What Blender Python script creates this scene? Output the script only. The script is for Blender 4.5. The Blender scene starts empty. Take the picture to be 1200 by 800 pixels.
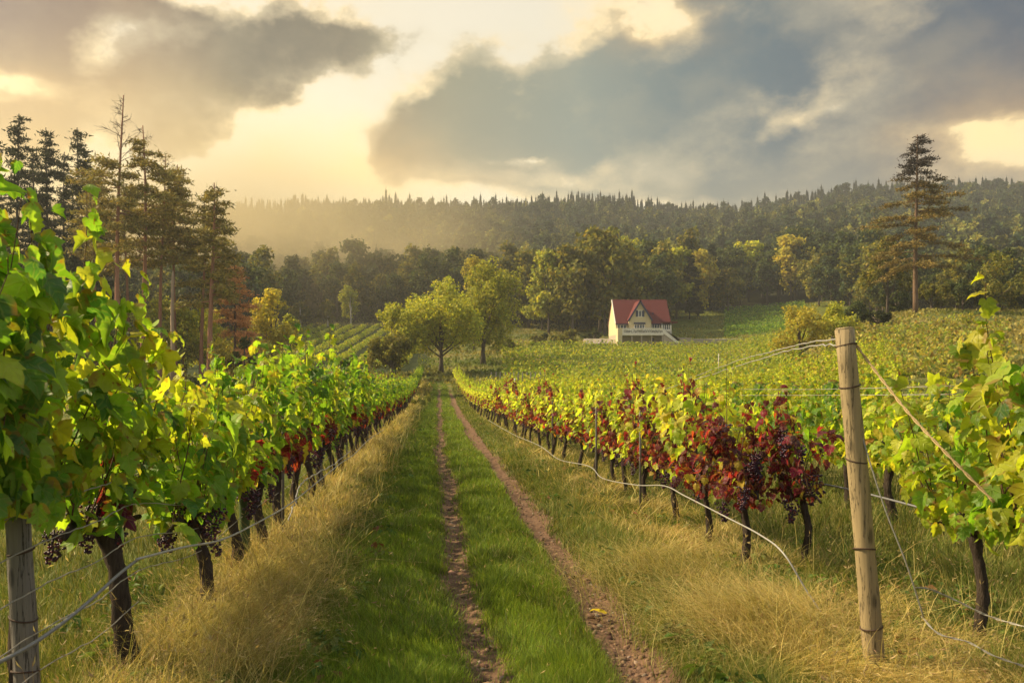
import bpy, math, random
import numpy as np

R = math.radians
F = 1000.0            # focal length in photo pixels (1200 wide)
VX, VY = 514.0, 445.0  # vanishing point of the track / horizon in photo pixels
EYE = 1.75
scn = bpy.context.scene

# ------------------------------------------------------------------ camera
cam_d = bpy.data.cameras.new('camera')
cam = bpy.data.objects.new('camera', cam_d)
scn.collection.objects.link(cam)
cam.location = (0, 0, EYE)
cam.rotation_euler = (R(90), 0, 0)
cam_d.sensor_width = 36
cam_d.lens = 36 * F / 1200
cam_d.shift_x = (600 - VX) / 1200
cam_d.shift_y = (VY - 400) / 1200
cam_d.clip_start = 0.1
cam_d.clip_end = 5000
cam_d.dof.use_dof = True
cam_d.dof.focus_distance = 9.0
cam_d.dof.aperture_fstop = 5.0
scn.camera = cam

scn.view_settings.view_transform = 'Standard'
scn.view_settings.look = 'None'
scn.view_settings.gamma = 1
scn.view_settings.use_curve_mapping = False
scn.view_settings.exposure = 0.82
scn.cycles.use_denoising = True
scn.cycles.volume_bounces = 0
scn.cycles.max_bounces = 6
scn.cycles.transparent_max_bounces = 8
scn.cycles.sample_clamp_indirect = 4.0

# ------------------------------------------------------------------ sun
SUN_AZ = 74.0    # degrees to the left of the track direction
SUN_EL = 38.0
sun_d = bpy.data.lights.new('sun', 'SUN')
sun_d.energy = 5.0
sun_d.angle = R(0.7)
sun_d.color = (1.0, 0.80, 0.48)
sun = bpy.data.objects.new('sun', sun_d)
scn.collection.objects.link(sun)
from mathutils import Vector, Matrix
sdir = Vector((-math.sin(R(SUN_AZ)) * math.cos(R(SUN_EL)), math.cos(R(SUN_AZ)) * math.cos(R(SUN_EL)), math.sin(R(SUN_EL))))
sun.rotation_euler = sdir.to_track_quat('Z', 'Y').to_euler()

# ------------------------------------------------------------------ world
W = bpy.data.worlds.new('World')
scn.world = W
W.use_nodes = True
wt = W.node_tree
for n in list(wt.nodes):
    wt.nodes.remove(n)


class NG:
    """small helper for building node maths"""
    def __init__(s, tree):
        s.t = tree

    def node(s, typ, **kw):
        n = s.t.nodes.new(typ)
        for k, v in kw.items():
            setattr(n, k, v)
        return n

    def link(s, a, b):
        s.t.links.new(a, b)

    def put(s, sock, v):
        if isinstance(v, (int, float)):
            sock.default_value = v
        elif isinstance(v, (tuple, list)):
            sock.default_value = v
        else:
            s.link(v, sock)

    def m(s, op, a, b=0.0, c=0.0, clamp=False):
        n = s.node('ShaderNodeMath', operation=op, use_clamp=clamp)
        s.put(n.inputs[0], a)
        s.put(n.inputs[1], b)
        s.put(n.inputs[2], c)
        return n.outputs[0]

    def add(s, a, b): return s.m('ADD', a, b)
    def sub(s, a, b): return s.m('SUBTRACT', a, b)
    def mul(s, a, b): return s.m('MULTIPLY', a, b)

    def smooth(s, x, lo, hi):
        n = s.node('ShaderNodeMapRange', interpolation_type='SMOOTHSTEP')
        s.put(n.inputs['Value'], x)
        n.inputs['From Min'].default_value = lo
        n.inputs['From Max'].default_value = hi
        return n.outputs[0]

    def mix(s, f, a, b):
        n = s.node('ShaderNodeMix', data_type='RGBA')
        s.put(n.inputs[0], f)
        for sock, v in ((n.inputs[6], a), (n.inputs[7], b)):
            if isinstance(v, (tuple, list)):
                sock.default_value = (v[0], v[1], v[2], 1)
            else:
                s.link(v, sock)
        return n.outputs[2]

    def noise(s, vec, scale, detail=5, rough=0.55, w=None, color=False):
        n = s.node('ShaderNodeTexNoise')
        if vec is not None:
            s.link(vec, n.inputs['Vector'])
        n.inputs['Scale'].default_value = scale
        n.inputs['Detail'].default_value = detail
        n.inputs['Roughness'].default_value = rough
        return n.outputs['Color' if color else 'Fac']


def srgb(r, g, b):
    def f(c):
        c /= 255.0
        return c / 12.92 if c <= 0.04045 else ((c + 0.055) / 1.055) ** 2.4
    return (f(r), f(g), f(b))


g = NG(wt)
geo = g.node('ShaderNodeTexCoord')
DIR = geo.outputs['Generated']
sep = g.node('ShaderNodeSeparateXYZ')
g.link(DIR, sep.inputs[0])
dx, dy, dz = sep.outputs
# direction angles in degrees: az to the right of the track, el above the horizon
AZ = g.mul(g.m('ARCTAN2', dx, dy), 180 / math.pi)
EL = g.mul(g.m('ARCSINE', dz), 180 / math.pi)
nz1 = g.node('ShaderNodeMapping')
g.link(DIR, nz1.inputs[0])
nz1.inputs['Scale'].default_value = (1.0, 1.0, 1.5)
warp = g.node('ShaderNodeTexNoise')
g.link(nz1.outputs[0], warp.inputs['Vector'])
warp.inputs['Scale'].default_value = 7.0
warp.inputs['Detail'].default_value = 7
warp.inputs['Roughness'].default_value = 0.55
wsep = g.node('ShaderNodeSeparateColor')
g.link(warp.outputs['Color'], wsep.inputs[0])
AZW = g.add(AZ, g.mul(g.sub(wsep.outputs[0], 0.5), 12.0))
ELW = g.add(EL, g.mul(g.sub(wsep.outputs[1], 0.5), 8.0))


def azel(px, py):
    u, v = (px - VX) / F, (VY - py) / F
    return math.degrees(math.atan(u)), math.degrees(math.atan(v / math.hypot(1, u)))


def blob(px, py, rx, ry, slope, amp, warped=True, power=1.0):
    """one soft cloud mass given as a direction and angular radii"""
    a0, e0 = azel(px, py)
    k = 57.3 / F
    th = math.atan(slope)
    A, E = (AZW, ELW) if warped else (AZ, EL)
    da, de = g.sub(A, a0), g.sub(E, e0)
    p = g.mul(g.add(g.mul(da, math.cos(th)), g.mul(de, math.sin(th))), 1 / (rx * k))
    q = g.mul(g.sub(g.mul(de, math.cos(th)), g.mul(da, math.sin(th))), 1 / (ry * k))
    r2 = g.add(g.mul(p, p), g.mul(q, q))
    return g.mul(g.m('EXPONENT', g.mul(r2, -1.0)), amp)


def total(lst):
    s = lst[0]
    for x in lst[1:]:
        s = g.add(s, x)
    return s


pos = total([
    blob(40, 30, 150, 60, 0.05, 1.4),
    blob(170, 12, 90, 20, 0.0, 1.0),
    blob(110, 140, 110, 30, 0.15, 1.0),
    blob(250, 105, 140, 52, 0.22, 1.5),
    blob(370, 52, 90, 36, 0.05, 1.3),
    blob(450, 45, 50, 18, 0.0, 0.7),
    blob(475, 180, 85, 36, 0.2, 0.9),
    blob(590, 155, 120, 55, 0.3, 1.4),
    blob(720, 110, 130, 66, 0.3, 1.4),
    blob(880, 60, 120, 95, 0.2, 1.5),
    blob(1100, 60, 240, 110, 0.0, 1.6),
    blob(930, 180, 260, 60, 0.0, 1.1),
    blob(720, 205, 170, 34, 0.0, 0.6),
    blob(1200, 215, 160, 45, 0.0, 0.9),
    blob(1420, 100, 250, 160, 0.0, 1.2),
    blob(-220, 60, 200, 100, 0.0, 1.2),
])
neg = total([
    blob(1168, 155, 50, 24, -0.45, -1.35),
    blob(1200, 172, 34, 22, -0.3, -0.5),
    blob(600, 174, 20, 9, 0.0, -0.9),
    blob(785, 8, 30, 18, -0.4, -1.0),
    blob(640, 205, 110, 26, 0.0, -0.8),
    blob(320, 190, 150, 34, 0.0, -0.9),
    blob(10, 108, 75, 13, 0.0, -0.85),
    blob(165, 62, 60, 20, 0.35, -0.75),
    blob(355, 125, 60, 26, 0.5, -0.6),
    blob(930, 125, 60, 16, 0.2, -0.5),
])
dens = g.add(g.m('MINIMUM', pos, 1.25), neg)
fine = g.noise(nz1.outputs[0], 6.5, 10, 0.62)
big = g.noise(nz1.outputs[0], 3.0, 3, 0.5)
rest = g.mul(g.smooth(g.m('ABSOLUTE', AZ), 45, 70), 0.55)   # broken cloud over the rest of the sky
high = g.mul(g.smooth(EL, 28, 45), 0.5)
D = g.add(g.add(dens, g.add(g.mul(g.sub(fine, 0.5), 2.2), g.mul(g.sub(big, 0.5), 0.9))), g.m('MAXIMUM', rest, high))
mask = g.add(g.mul(g.smooth(D, 0.38, 0.68), 0.62), g.mul(g.smooth(D, 0.08, 1.20), 0.38))
core = g.smooth(D, 0.50, 1.30)
# clear (hazy cream) sky between the clouds
tx = g.m('MULTIPLY_ADD', AZ, 1 / 60, 0.5, clamp=True)
ex = g.smooth(EL, 9.0, 26.0)
clear_lo = g.mix(tx, srgb(242, 234, 204), srgb(208, 196, 164))
clear_hi = g.mix(tx, srgb(222, 208, 178), srgb(196, 192, 178))
clear = g.mix(ex, clear_lo, clear_hi)
glow = g.add(blob(420, 205, 120, 45, 0.0, 0.85), blob(10, 115, 90, 30, 0, 0.6))
glow = g.add(glow, g.add(blob(1170, 150, 80, 50, 0, 0.8), blob(780, 8, 60, 40, 0, 0.5)))
glow = g.m('MINIMUM', glow, 1.0)
clear = g.mix(glow, clear, srgb(255, 222, 150))
away = g.smooth(g.m('ABSOLUTE', g.add(AZ, 15.0)), 50, 95)
away = g.m('MAXIMUM', away, g.smooth(EL, 30, 55))
clear = g.mix(away, clear, srgb(150, 176, 205))
# cloud bodies: warm brown at the left, olive grey in the middle, slate at the right
rampn = g.node('ShaderNodeValToRGB')
cr = rampn.color_ramp
pts = [(0.0, (104, 84, 78)), (0.14, (110, 84, 62)), (0.24, (78, 72, 56)), (0.36, (92, 84, 64)), (0.46, (124, 122, 98)), (0.6, (112, 122, 112)), (0.72, (66, 90, 98)), (0.86, (48, 72, 88)), (1.0, (32, 58, 82))]
while len(cr.elements) < len(pts):
    cr.elements.new(0.5)
for e, (p, c) in zip(cr.elements, pts):
    e.position = p
    e.color = srgb(*c) + (1,)
g.link(g.m('MULTIPLY_ADD', AZ, 1 / 64, (29.0) / 64, clamp=True), rampn.inputs[0])
body = rampn.outputs[0]
light_body = g.mix(0.5, body, srgb(186, 168, 128))
n2 = g.noise(nz1.outputs[0], 9.0, 7, 0.6)
cloud = g.mix(g.m('MULTIPLY', core, g.add(0.15, g.mul(n2, 1.6)), clamp=True), light_body, body)
cloud = g.mix(g.mul(g.smooth(EL, 16, 8.5), 0.45), cloud, srgb(182, 164, 124))
cloud = g.mix(g.mul(glow, 0.6), cloud, srgb(214, 168, 98))
# bright rims
rim = g.mul(g.mul(mask, g.sub(1.0, mask)), 4.0)
rim = g.mul(rim, g.smooth(n2, 0.35, 0.65))
veil = g.mix(mask, clear, cloud)
veil = g.mix(g.mul(rim, 0.5), veil, srgb(255, 222, 158))
nish = g.node('ShaderNodeTexSky', sky_type='NISHITA')
nish.sun_disc = False
nish.sun_elevation = R(SUN_EL)
nish.sun_rotation = R(-SUN_AZ)
nish.dust_density = 3.0
bg1 = g.node('ShaderNodeBackground')
bg1.inputs['Strength'].default_value = 0.08
g.link(nish.outputs[0], bg1.inputs['Color'])
bg2 = g.node('ShaderNodeBackground')
bg2.inputs['Strength'].default_value = 0.85
g.link(veil, bg2.inputs['Color'])
mx = g.node('ShaderNodeMixShader')
mx.inputs[0].default_value = 0.93
g.link(bg1.outputs[0], mx.inputs[1])
g.link(bg2.outputs[0], mx.inputs[2])
wout = g.node('ShaderNodeOutputWorld')
g.link(mx.outputs[0], wout.inputs['Surface'])

# ------------------------------------------------------------------ numpy helpers
rng = np.random.default_rng(7)


def hash2(ix, iy, seed):
    h = (ix.astype(np.int64) * 374761393 + iy.astype(np.int64) * 668265263 + seed * 982451653) & 0x7fffffff
    h = ((h ^ (h >> 13)) * 1274126177) & 0x7fffffff
    return ((h ^ (h >> 16)) & 0xffff) / 65535.0


def vnoise(x, y, seed=0):
    x = np.asarray(x, float); y = np.asarray(y, float)
    ix, iy = np.floor(x), np.floor(y)
    fx, fy = x - ix, y - iy
    fx = fx * fx * (3 - 2 * fx); fy = fy * fy * (3 - 2 * fy)
    a = hash2(ix, iy, seed); b = hash2(ix + 1, iy, seed)
    c = hash2(ix, iy + 1, seed); d = hash2(ix + 1, iy + 1, seed)
    return (a * (1 - fx) + b * fx) * (1 - fy) + (c * (1 - fx) + d * fx) * fy


def fbm(x, y, seed=0, oct=4):
    s, a, t = 0, 0.5, 0
    for i in range(oct):
        s = s + a * vnoise(x * 2 ** i, y * 2 ** i, seed + i)
        t += a
        a *= 0.5
    return s / t


def norm(v):
    return v / np.maximum(np.linalg.norm(v, axis=-1, keepdims=True), 1e-9)


class MB:
    """collects vertices and faces, then links them as ONE mesh object"""
    def __init__(s):
        s.v, s.q, s.t, s.c, s.u, s.n = [], [], [], [], [], 0

    def add(s, v, q=None, t=None, c=(1, 1, 1), u=None):
        v = np.asarray(v, float).reshape(-1, 3)
        if q is not None and len(q):
            s.q.append(np.asarray(q, np.int64).reshape(-1, 4) + s.n)
        if t is not None and len(t):
            s.t.append(np.asarray(t, np.int64).reshape(-1, 3) + s.n)
        c = np.asarray(c, float)
        if c.ndim == 1:
            c = np.tile(c, (len(v), 1))
        s.c.append(c)
        s.u.append(np.zeros((len(v), 3)) if u is None else u)
        s.v.append(v)
        s.n += len(v)
        return s

    def box(s, x0, x1, y0, y1, z0, z1, c=(1, 1, 1)):
        v = [(x, y, z) for x in (x0, x1) for y in (y0, y1) for z in (z0, z1)]
        s.add(v, q=[(0, 1, 3, 2), (4, 6, 7, 5), (0, 4, 5, 1), (2, 3, 7, 6), (0, 2, 6, 4), (1, 5, 7, 3)], c=c)
        return s

    def prism(s, poly, axis, a, b, c=(1, 1, 1)):
        """poly: list of 2-D points; axis 'x' | 'y': extrude between a and b"""
        n = len(poly)
        def P(p, w): return (w, p[0], p[1]) if axis == 'x' else (p[0], w, p[1])
        v = [P(p, a) for p in poly] + [P(p, b) for p in poly]
        q = [(i, (i + 1) % n, (i + 1) % n + n, i + n) for i in range(n)]
        t = [(0, i + 1, i) for i in range(1, n - 1)] + [(n, n + i, n + i + 1) for i in range(1, n - 1)]
        s.add(v, q=q, t=t, c=c)
        return s

    def tube(s, pts, rad, sides=6, c=(1, 1, 1), cap=True, rough=0.0, rg=None):
        pts = np.asarray(pts, float)
        n = len(pts)
        rad = np.broadcast_to(np.asarray(rad, float), (n,))
        tg = norm(np.gradient(pts, axis=0))
        ref = np.array([0.0, 0.0, 1.0]) if abs(tg[0][2]) < 0.9 else np.array([1.0, 0, 0])
        rings = []
        a = norm(np.cross(tg[0], ref))
        ang = np.linspace(0, 2 * np.pi, sides, endpoint=False)
        for i in range(n):
            a = norm(a - tg[i] * np.dot(a, tg[i]))
            b = np.cross(tg[i], a)
            r = np.full(sides, rad[i])
            if rough and rg is not None:
                r = r * (1 + rough * (rg.random(sides) - 0.5) * 2)
            rings.append(pts[i] + np.outer(np.cos(ang) * r, a) + np.outer(np.sin(ang) * r, b))
        v = np.concatenate(rings)
        q = [(i * sides + j, i * sides + (j + 1) % sides, (i + 1) * sides + (j + 1) % sides, (i + 1) * sides + j) for i in range(n - 1) for j in range(sides)]
        t = []
        if cap:
            v = np.vstack([v, pts[0], pts[-1]])
            k = n * sides
            t = [(k, (j + 1) % sides, j) for j in range(sides)] + [(k + 1, (n - 1) * sides + j, (n - 1) * sides + (j + 1) % sides) for j in range(sides)]
        s.add(v, q=q, t=t, c=c)
        return s

    def mesh(s, name, mat, smooth=True):
        me = bpy.data.meshes.new(name)
        V = np.concatenate(s.v)
        Q = np.concatenate(s.q) if s.q else np.zeros((0, 4), np.int64)
        T = np.concatenate(s.t) if s.t else np.zeros((0, 3), np.int64)
        me.vertices.add(len(V))
        me.vertices.foreach_set('co', V.astype(np.float32).ravel())
        nl = Q.size + T.size
        me.loops.add(nl)
        me.loops.foreach_set('vertex_index', np.concatenate([Q.ravel(), T.ravel()]).astype(np.int32))
        me.polygons.add(len(Q) + len(T))
        st = np.concatenate([np.arange(len(Q)) * 4, Q.size + np.arange(len(T)) * 3]).astype(np.int32)
        me.polygons.foreach_set('loop_start', st)
        me.polygons.foreach_set('use_smooth', np.full(len(st), smooth, dtype=bool))
        me.update(calc_edges=True)
        C = np.concatenate(s.c)
        a = me.attributes.new('col', 'FLOAT_COLOR', 'POINT')
        a.data.foreach_set('color', np.hstack([C, np.ones((len(C), 1))]).astype(np.float32).ravel())
        U = np.concatenate(s.u)
        if np.any(U):
            a = me.attributes.new('luv', 'FLOAT_VECTOR', 'POINT')
            a.data.foreach_set('vector', U.astype(np.float32).ravel())
        me.materials.append(mat)
        return me

    def build(s, name, mat, parent=None, smooth=True):
        return link(name, s.mesh(name, mat, smooth), parent)


COL = scn.collection


def link(name, data, parent=None):
    o = bpy.data.objects.new(name, data)
    COL.objects.link(o)
    if parent is not None:
        o.parent = parent
    return o


def tag(o, label=None, cat=None, group=None, kind=None):
    for k, v in (('label', label), ('category', cat), ('group', group), ('kind', kind)):
        if v:
            o[k] = v
    return o


def empty(name, loc=(0, 0, 0), rz=0.0, label=None, cat=None, group=None):
    o = link(name, None)
    o.location = loc
    o.rotation_euler = (0, 0, rz)
    return tag(o, label, cat, group)


def kids(o):
    return [c for c in o.children]


def copy_tree(o, parent=None):
    c = o.copy()
    COL.objects.link(c)
    c.parent = parent
    for ch in CHILD.get(o.name, []):
        d = copy_tree(ch, c)
    return c


CHILD = {}


def reg(o):
    """remember the children of a source thing so copies are quick"""
    CHILD[o.name] = list(o.children)
    for c in o.children:
        reg(c)
    return o


def scatter(mb, tv, tt, pos, nrm, tip, scale, col, uv=None):
    """copies of a small face template: tip = template +Y, nrm = template +Z"""
    N = len(pos)
    nrm = norm(nrm)
    tip = norm(tip - nrm * np.sum(tip * nrm, 1, keepdims=True))
    bit = np.cross(tip, nrm)
    sc = np.broadcast_to(np.asarray(scale, float), (N,))[:, None, None]
    K = len(tv)
    v = pos[:, None, :] + sc * (tv[None, :, 0:1] * bit[:, None, :] + tv[None, :, 1:2] * tip[:, None, :] + tv[None, :, 2:3] * nrm[:, None, :])
    t = (tt[None] + (np.arange(N) * K)[:, None, None]).reshape(-1, 3)
    c = np.repeat(np.asarray(col, float), K, axis=0)
    u = None if uv is None else np.tile(uv, (N, 1))
    mb.add(v.reshape(-1, 3), t=t, c=c, u=u)


# leaf templates
half = [(0.0, 0.02), (0.10, -0.16), (0.30, -0.14), (0.44, 0.02), (0.56, 0.30), (0.40, 0.34), (0.43, 0.62), (0.24, 0.64), (0.13, 0.86), (0.0, 1.0)]
rim_r = half
rim_l = [(-x, y) for x, y in half[1:-1]][::-1]
rim = np.array(rim_r + rim_l)
m_ = len(rim)
_c = np.array([0.0, 0.3])
_mid = _c + (rim - _c) * 0.55
LV2 = np.vstack([_c, _mid, rim])
LUV = np.c_[LV2, np.ones(len(LV2))]
LT = np.array([(0, 1 + i, 1 + (i + 1) % m_) for i in range(m_)] + [(1 + i, 1 + m_ + i, 1 + m_ + (i + 1) % m_) for i in range(m_)] + [(1 + i, 1 + m_ + (i + 1) % m_, 1 + (i + 1) % m_) for i in range(m_)])
_x, _y = LV2[:, 0], LV2[:, 1]
_w = 0.05 * np.sin(_x * 17 + _y * 11)
LEAVES = [np.c_[_x, _y, 0.62 * np.abs(_x) - 0.8 * _x ** 2 - 0.35 * (_y - .3) ** 2 + _w],
          np.c_[_x, _y, -0.55 * _x ** 2 - 0.55 * (_y - .25) ** 2 + 1.3 * _w],
          np.c_[_x * .92, _y, 0.5 * _x * (_y - .2) - 0.3 * np.abs(_x) - .3 * _y ** 2 + 1.2 * _w],
          np.c_[_x * .8, _y * .97, 0.95 * np.abs(_x) - .5 * _y ** 2 + 0.8 * _w]]
LV = LEAVES[0]


def leaf_scatter(mb, P, Nn, Tp, Sc, cols, rg):
    k = rg.integers(0, 4, len(P))
    for j in range(4):
        q = k == j
        if q.any():
            scatter(mb, LEAVES[j], LT, P[q], Nn[q], Tp[q], Sc[q], cols[q], LUV)


# tree leaf clump: folded diamond
CV = np.array([(0, 0, 0), (-0.42, 0.45, 0.16), (0.42, 0.5, 0.16), (0.05, 1, -0.1)])
CT = np.array([(0, 3, 1), (0, 2, 3)])
# needle spray
NV = np.array([(-0.09, 0, 0), (0.09, 0, 0), (0.0, 1, -0.08)])
NT = np.array([(0, 1, 2)])

# ------------------------------------------------------------------ materials
def new_mat(name):
    m = bpy.data.materials.new(name)
    m.use_nodes = True
    for n in list(m.node_tree.nodes):
        m.node_tree.nodes.remove(n)
    k = NG(m.node_tree)
    out = k.node('ShaderNodeOutputMaterial')
    return m, k, out


def leaf_mat(name, trans=0.45, tint=(1.35, 1.25, 0.6), rough=0.5, veins=False, vary=0.25, nscale=30.0, spec=0.3, objvary=0.0):
    m, k, out = new_mat(name)
    at = k.node('ShaderNodeAttribute', attribute_name='col')
    col = at.outputs['Color']
    tc = k.node('ShaderNodeTexCoord')
    nz = k.noise(tc.outputs['Object'], nscale, 3)
    f = k.m('MULTIPLY_ADD', k.sub(nz, 0.5), vary * 2, 1.0)
    if objvary:
        oi = k.node('ShaderNodeObjectInfo')
        f = k.mul(f, k.m('MULTIPLY_ADD', k.sub(oi.outputs['Random'], 0.5), objvary, 1.0))
    mu = k.node('ShaderNodeVectorMath', operation='SCALE')
    k.link(col, mu.inputs[0])
    k.link(f, mu.inputs['Scale'])
    col = mu.outputs[0]
    p = k.node('ShaderNodeBsdfPrincipled')
    if veins:
        lu = k.node('ShaderNodeAttribute', attribute_name='luv')
        sp = k.node('ShaderNodeSeparateXYZ')
        k.link(lu.outputs['Vector'], sp.inputs[0])
        ax = k.m('ABSOLUTE', sp.outputs[0])
        y = sp.outputs[1]
        d1 = ax
        d2 = k.m('ABSOLUTE', k.sub(k.mul(ax, 0.78), k.mul(k.sub(y, 0.04), 0.62)))
        d3 = k.m('ABSOLUTE', k.sub(k.mul(ax, 0.15), k.mul(k.sub(y, 0.03), 0.98)))
        d4 = k.m('ABSOLUTE', k.sub(k.mul(ax, 0.60), k.mul(k.sub(y, 0.42), 0.80)))
        d = k.m('MINIMUM', k.m('MINIMUM', d1, d2), k.m('MINIMUM', d3, d4))
        v = k.smooth(d, 0.035, 0.008)
        col = k.mix(k.mul(v, 0.22), col, (0.40, 0.42, 0.12))
        bp = k.node('ShaderNodeBump')
        bp.inputs['Strength'].default_value = 0.5
        bp.inputs['Distance'].default_value = 0.01
        k.link(v, bp.inputs['Height'])
        k.link(bp.outputs[0], p.inputs['Normal'])
    if veins:
        fl = k.noise(tc.outputs['Object'], 26, 3)
        fl2 = k.noise(tc.outputs['Object'], 7, 2)
        e1 = k.add(k.m('ABSOLUTE', sp.outputs[0]), k.mul(k.m('ABSOLUTE', k.sub(y, 0.4)), 0.85))
        col = k.mix(k.mul(k.smooth(k.add(e1, k.mul(k.sub(fl, 0.5), 0.5)), 0.42, 0.62), k.mul(k.smooth(fl2, 0.42, 0.62), 0.75)), col, (0.30, 0.16, 0.045))
        col = k.mix(k.mul(k.smooth(fl, 0.60, 0.68), k.smooth(fl2, 0.46, 0.60)), col, (0.20, 0.10, 0.03))
    k.link(col, p.inputs['Base Color'])
    p.inputs['Roughness'].default_value = rough
    p.inputs['Specular IOR Level'].default_value = spec
    tr = k.node('ShaderNodeBsdfTranslucent')
    tm = k.node('ShaderNodeMix', data_type='RGBA', blend_type='MULTIPLY')
    tm.inputs[0].default_value = 1.0
    k.link(col, tm.inputs[6])
    tm.inputs[7].default_value = tint + (1,)
    k.link(tm.outputs[2], tr.inputs['Color'])
    mxs = k.node('ShaderNodeMixShader')
    mxs.inputs[0].default_value = trans
    k.link(p.outputs[0], mxs.inputs[1])
    k.link(tr.outputs[0], mxs.inputs[2])
    k.link(mxs.outputs[0], out.inputs['Surface'])
    return m


def solid(name, col, rough=0.7, nscale=20.0, vary=0.3, bump=0.3, stretch=(1, 1, 1), attr=False, spec=0.3, metal=0.0, dist=0.01, second=None, cracks=0.0):
    m, k, out = new_mat(name)
    tc = k.node('ShaderNodeTexCoord')
    mp = k.node('ShaderNodeMapping')
    k.link(tc.outputs['Object'], mp.inputs[0])
    mp.inputs['Scale'].default_value = stretch
    nz = k.noise(mp.outputs[0], nscale, 6, 0.6)
    big = k.noise(mp.outputs[0], nscale * 0.17, 3)
    f = k.add(k.m('MULTIPLY_ADD', k.sub(nz, 0.5), vary * 2, 1.0), k.mul(k.sub(big, 0.5), vary))
    mu = k.node('ShaderNodeVectorMath', operation='SCALE')
    if attr:
        at = k.node('ShaderNodeAttribute', attribute_name='col')
        k.link(at.outputs['Color'], mu.inputs[0])
    elif second is not None:
        k.link(k.mix(k.smooth(big, 0.4, 0.62), col, second), mu.inputs[0])
    else:
        mu.inputs[0].default_value = col
    if cracks:
        mp2 = k.node('ShaderNodeMapping')
        k.link(tc.outputs['Object'], mp2.inputs[0])
        mp2.inputs['Scale'].default_value = (1, 1, 0.045)
        cn = k.noise(mp2.outputs[0], 34, 5, .6)
        line = k.smooth(k.m('ABSOLUTE', k.sub(cn, 0.5)), 0.022, 0.004)
        f = k.mul(f, k.sub(1.0, k.mul(line, cracks)))
        kn = k.node('ShaderNodeTexVoronoi')
        mp3 = k.node('ShaderNodeMapping')
        k.link(tc.outputs['Object'], mp3.inputs[0])
        mp3.inputs['Scale'].default_value = (1, 1, 0.35)
        k.link(mp3.outputs[0], kn.inputs['Vector'])
        kn.inputs['Scale'].default_value = 9
        f = k.mul(f, k.sub(1.0, k.mul(k.smooth(kn.outputs['Distance'], 0.20, 0.08), 0.55)))
        nz = k.sub(nz, k.mul(line, 0.8))
    k.link(f, mu.inputs['Scale'])
    p = k.node('ShaderNodeBsdfPrincipled')
    k.link(mu.outputs[0], p.inputs['Base Color'])
    p.inputs['Roughness'].default_value = rough
    p.inputs['Specular IOR Level'].default_value = spec
    p.inputs['Metallic'].default_value = metal
    if bump:
        bp = k.node('ShaderNodeBump')
        bp.inputs['Strength'].default_value = bump
        bp.inputs['Distance'].default_value = dist
        k.link(nz, bp.inputs['Height'])
        k.link(bp.outputs[0], p.inputs['Normal'])
    k.link(p.outputs[0], out.inputs['Surface'])
    return m


M_VINE = leaf_mat('vine_leaf', 0.56, (1.60, 1.68, 0.55), 0.45, veins=True, vary=0.2)
M_VINE_FAR = leaf_mat('far_vine_leaf', 0.40, (1.3, 1.2, 0.7), 0.6, vary=0.3, nscale=3)
M_TREE = leaf_mat('tree_leaf', 0.42, (1.55, 1.4, 0.6), 0.6, vary=0.35, nscale=0.8, objvary=0.35, spec=0.15)
M_FOREST = leaf_mat('forest_leaf', 0.25, (1.3, 1.1, 0.6), 0.7, vary=0.3, nscale=0.3, spec=0.1)
M_NEEDLE = leaf_mat('needles', 0.2, (1.2, 1.1, 0.7), 0.6, vary=0.4, nscale=1.2, spec=0.15)
M_GRASS = leaf_mat('grass_blade', 0.35, (1.2, 1.15, 0.7), 0.55, vary=0.25, nscale=1.5, spec=0.2)
M_VTRUNK = solid('vine_bark', (0.060, 0.046, 0.038), 0.95, 60, 0.9, 1.0, (1, 1, 0.14), dist=0.03, spec=0.1)
M_CANE = solid('vine_cane', (0.10, 0.055, 0.03), 0.75, 60, 0.35, 0.4)
M_GRAPE = solid('grape_skin', (0.030, 0.008, 0.028), 0.38, 25, 0.5, 0.05, attr=True, spec=0.5)
M_BARK = solid('tree_bark', (0.07, 0.05, 0.035), 0.9, 6, 0.5, 0.8, (1, 1, 0.2), attr=True, dist=0.05)
M_POST = solid('weathered_post', (0.17, 0.155, 0.14), 0.85, 45, 0.35, 0.7, (1, 1, 0.06), dist=0.012, cracks=.7)
M_POSTW = solid('peeled_post', (0.33, 0.255, 0.14), 0.7, 40, 0.35, 0.5, (1, 1, 0.05), dist=0.008, second=(0.22, 0.17, 0.10), cracks=.65)
M_GPOST = solid('green_post', (0.06, 0.09, 0.03), 0.6, 30, 0.3, 0.2, (1, 1, 0.1))
M_WIRE = solid('galvanised_wire', (0.30, 0.285, 0.26), 0.45, 60, 0.3, 0.2, metal=0.35, spec=0.5)
M_HOSE = solid('grey_hose', (0.32, 0.31, 0.30), 0.40, 30, 0.25, 0.1, spec=0.5)
M_DHOSE = solid('dark_hose', (0.16, 0.16, 0.17), 0.35, 30, 0.25, 0.1, spec=0.5)
M_ROPE = solid('straw_twine', (0.45, 0.33, 0.17), 0.85, 90, 0.35, 0.5)
M_RUST = solid('rusty_band', (0.06, 0.035, 0.025), 0.7, 60, 0.4, 0.3)
M_ROOF = solid('roof_tile', (0.125, 0.030, 0.031), 0.8, 6, 0.35, 0.4, (0.5, 1, 4), dist=0.06, spec=0.2)
M_WALL = solid('cream_render', (0.61, 0.525, 0.325), 0.85, 3, 0.14, 0.1)
M_BASE = solid('basement_render', (0.42, 0.36, 0.29), 0.9, 2.5, 0.2, 0.2)
M_WHITE = solid('white_paint', (0.78, 0.74, 0.66), 0.6, 5, 0.06, 0.05)
M_TRIM = solid('blue_trim', (0.035, 0.045, 0.10), 0.55, 5, 0.15, 0.05)
M_GLASS = solid('window_pane', (0.06, 0.08, 0.09), 0.12, 2, 0.3, 0.0, spec=0.6)
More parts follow.
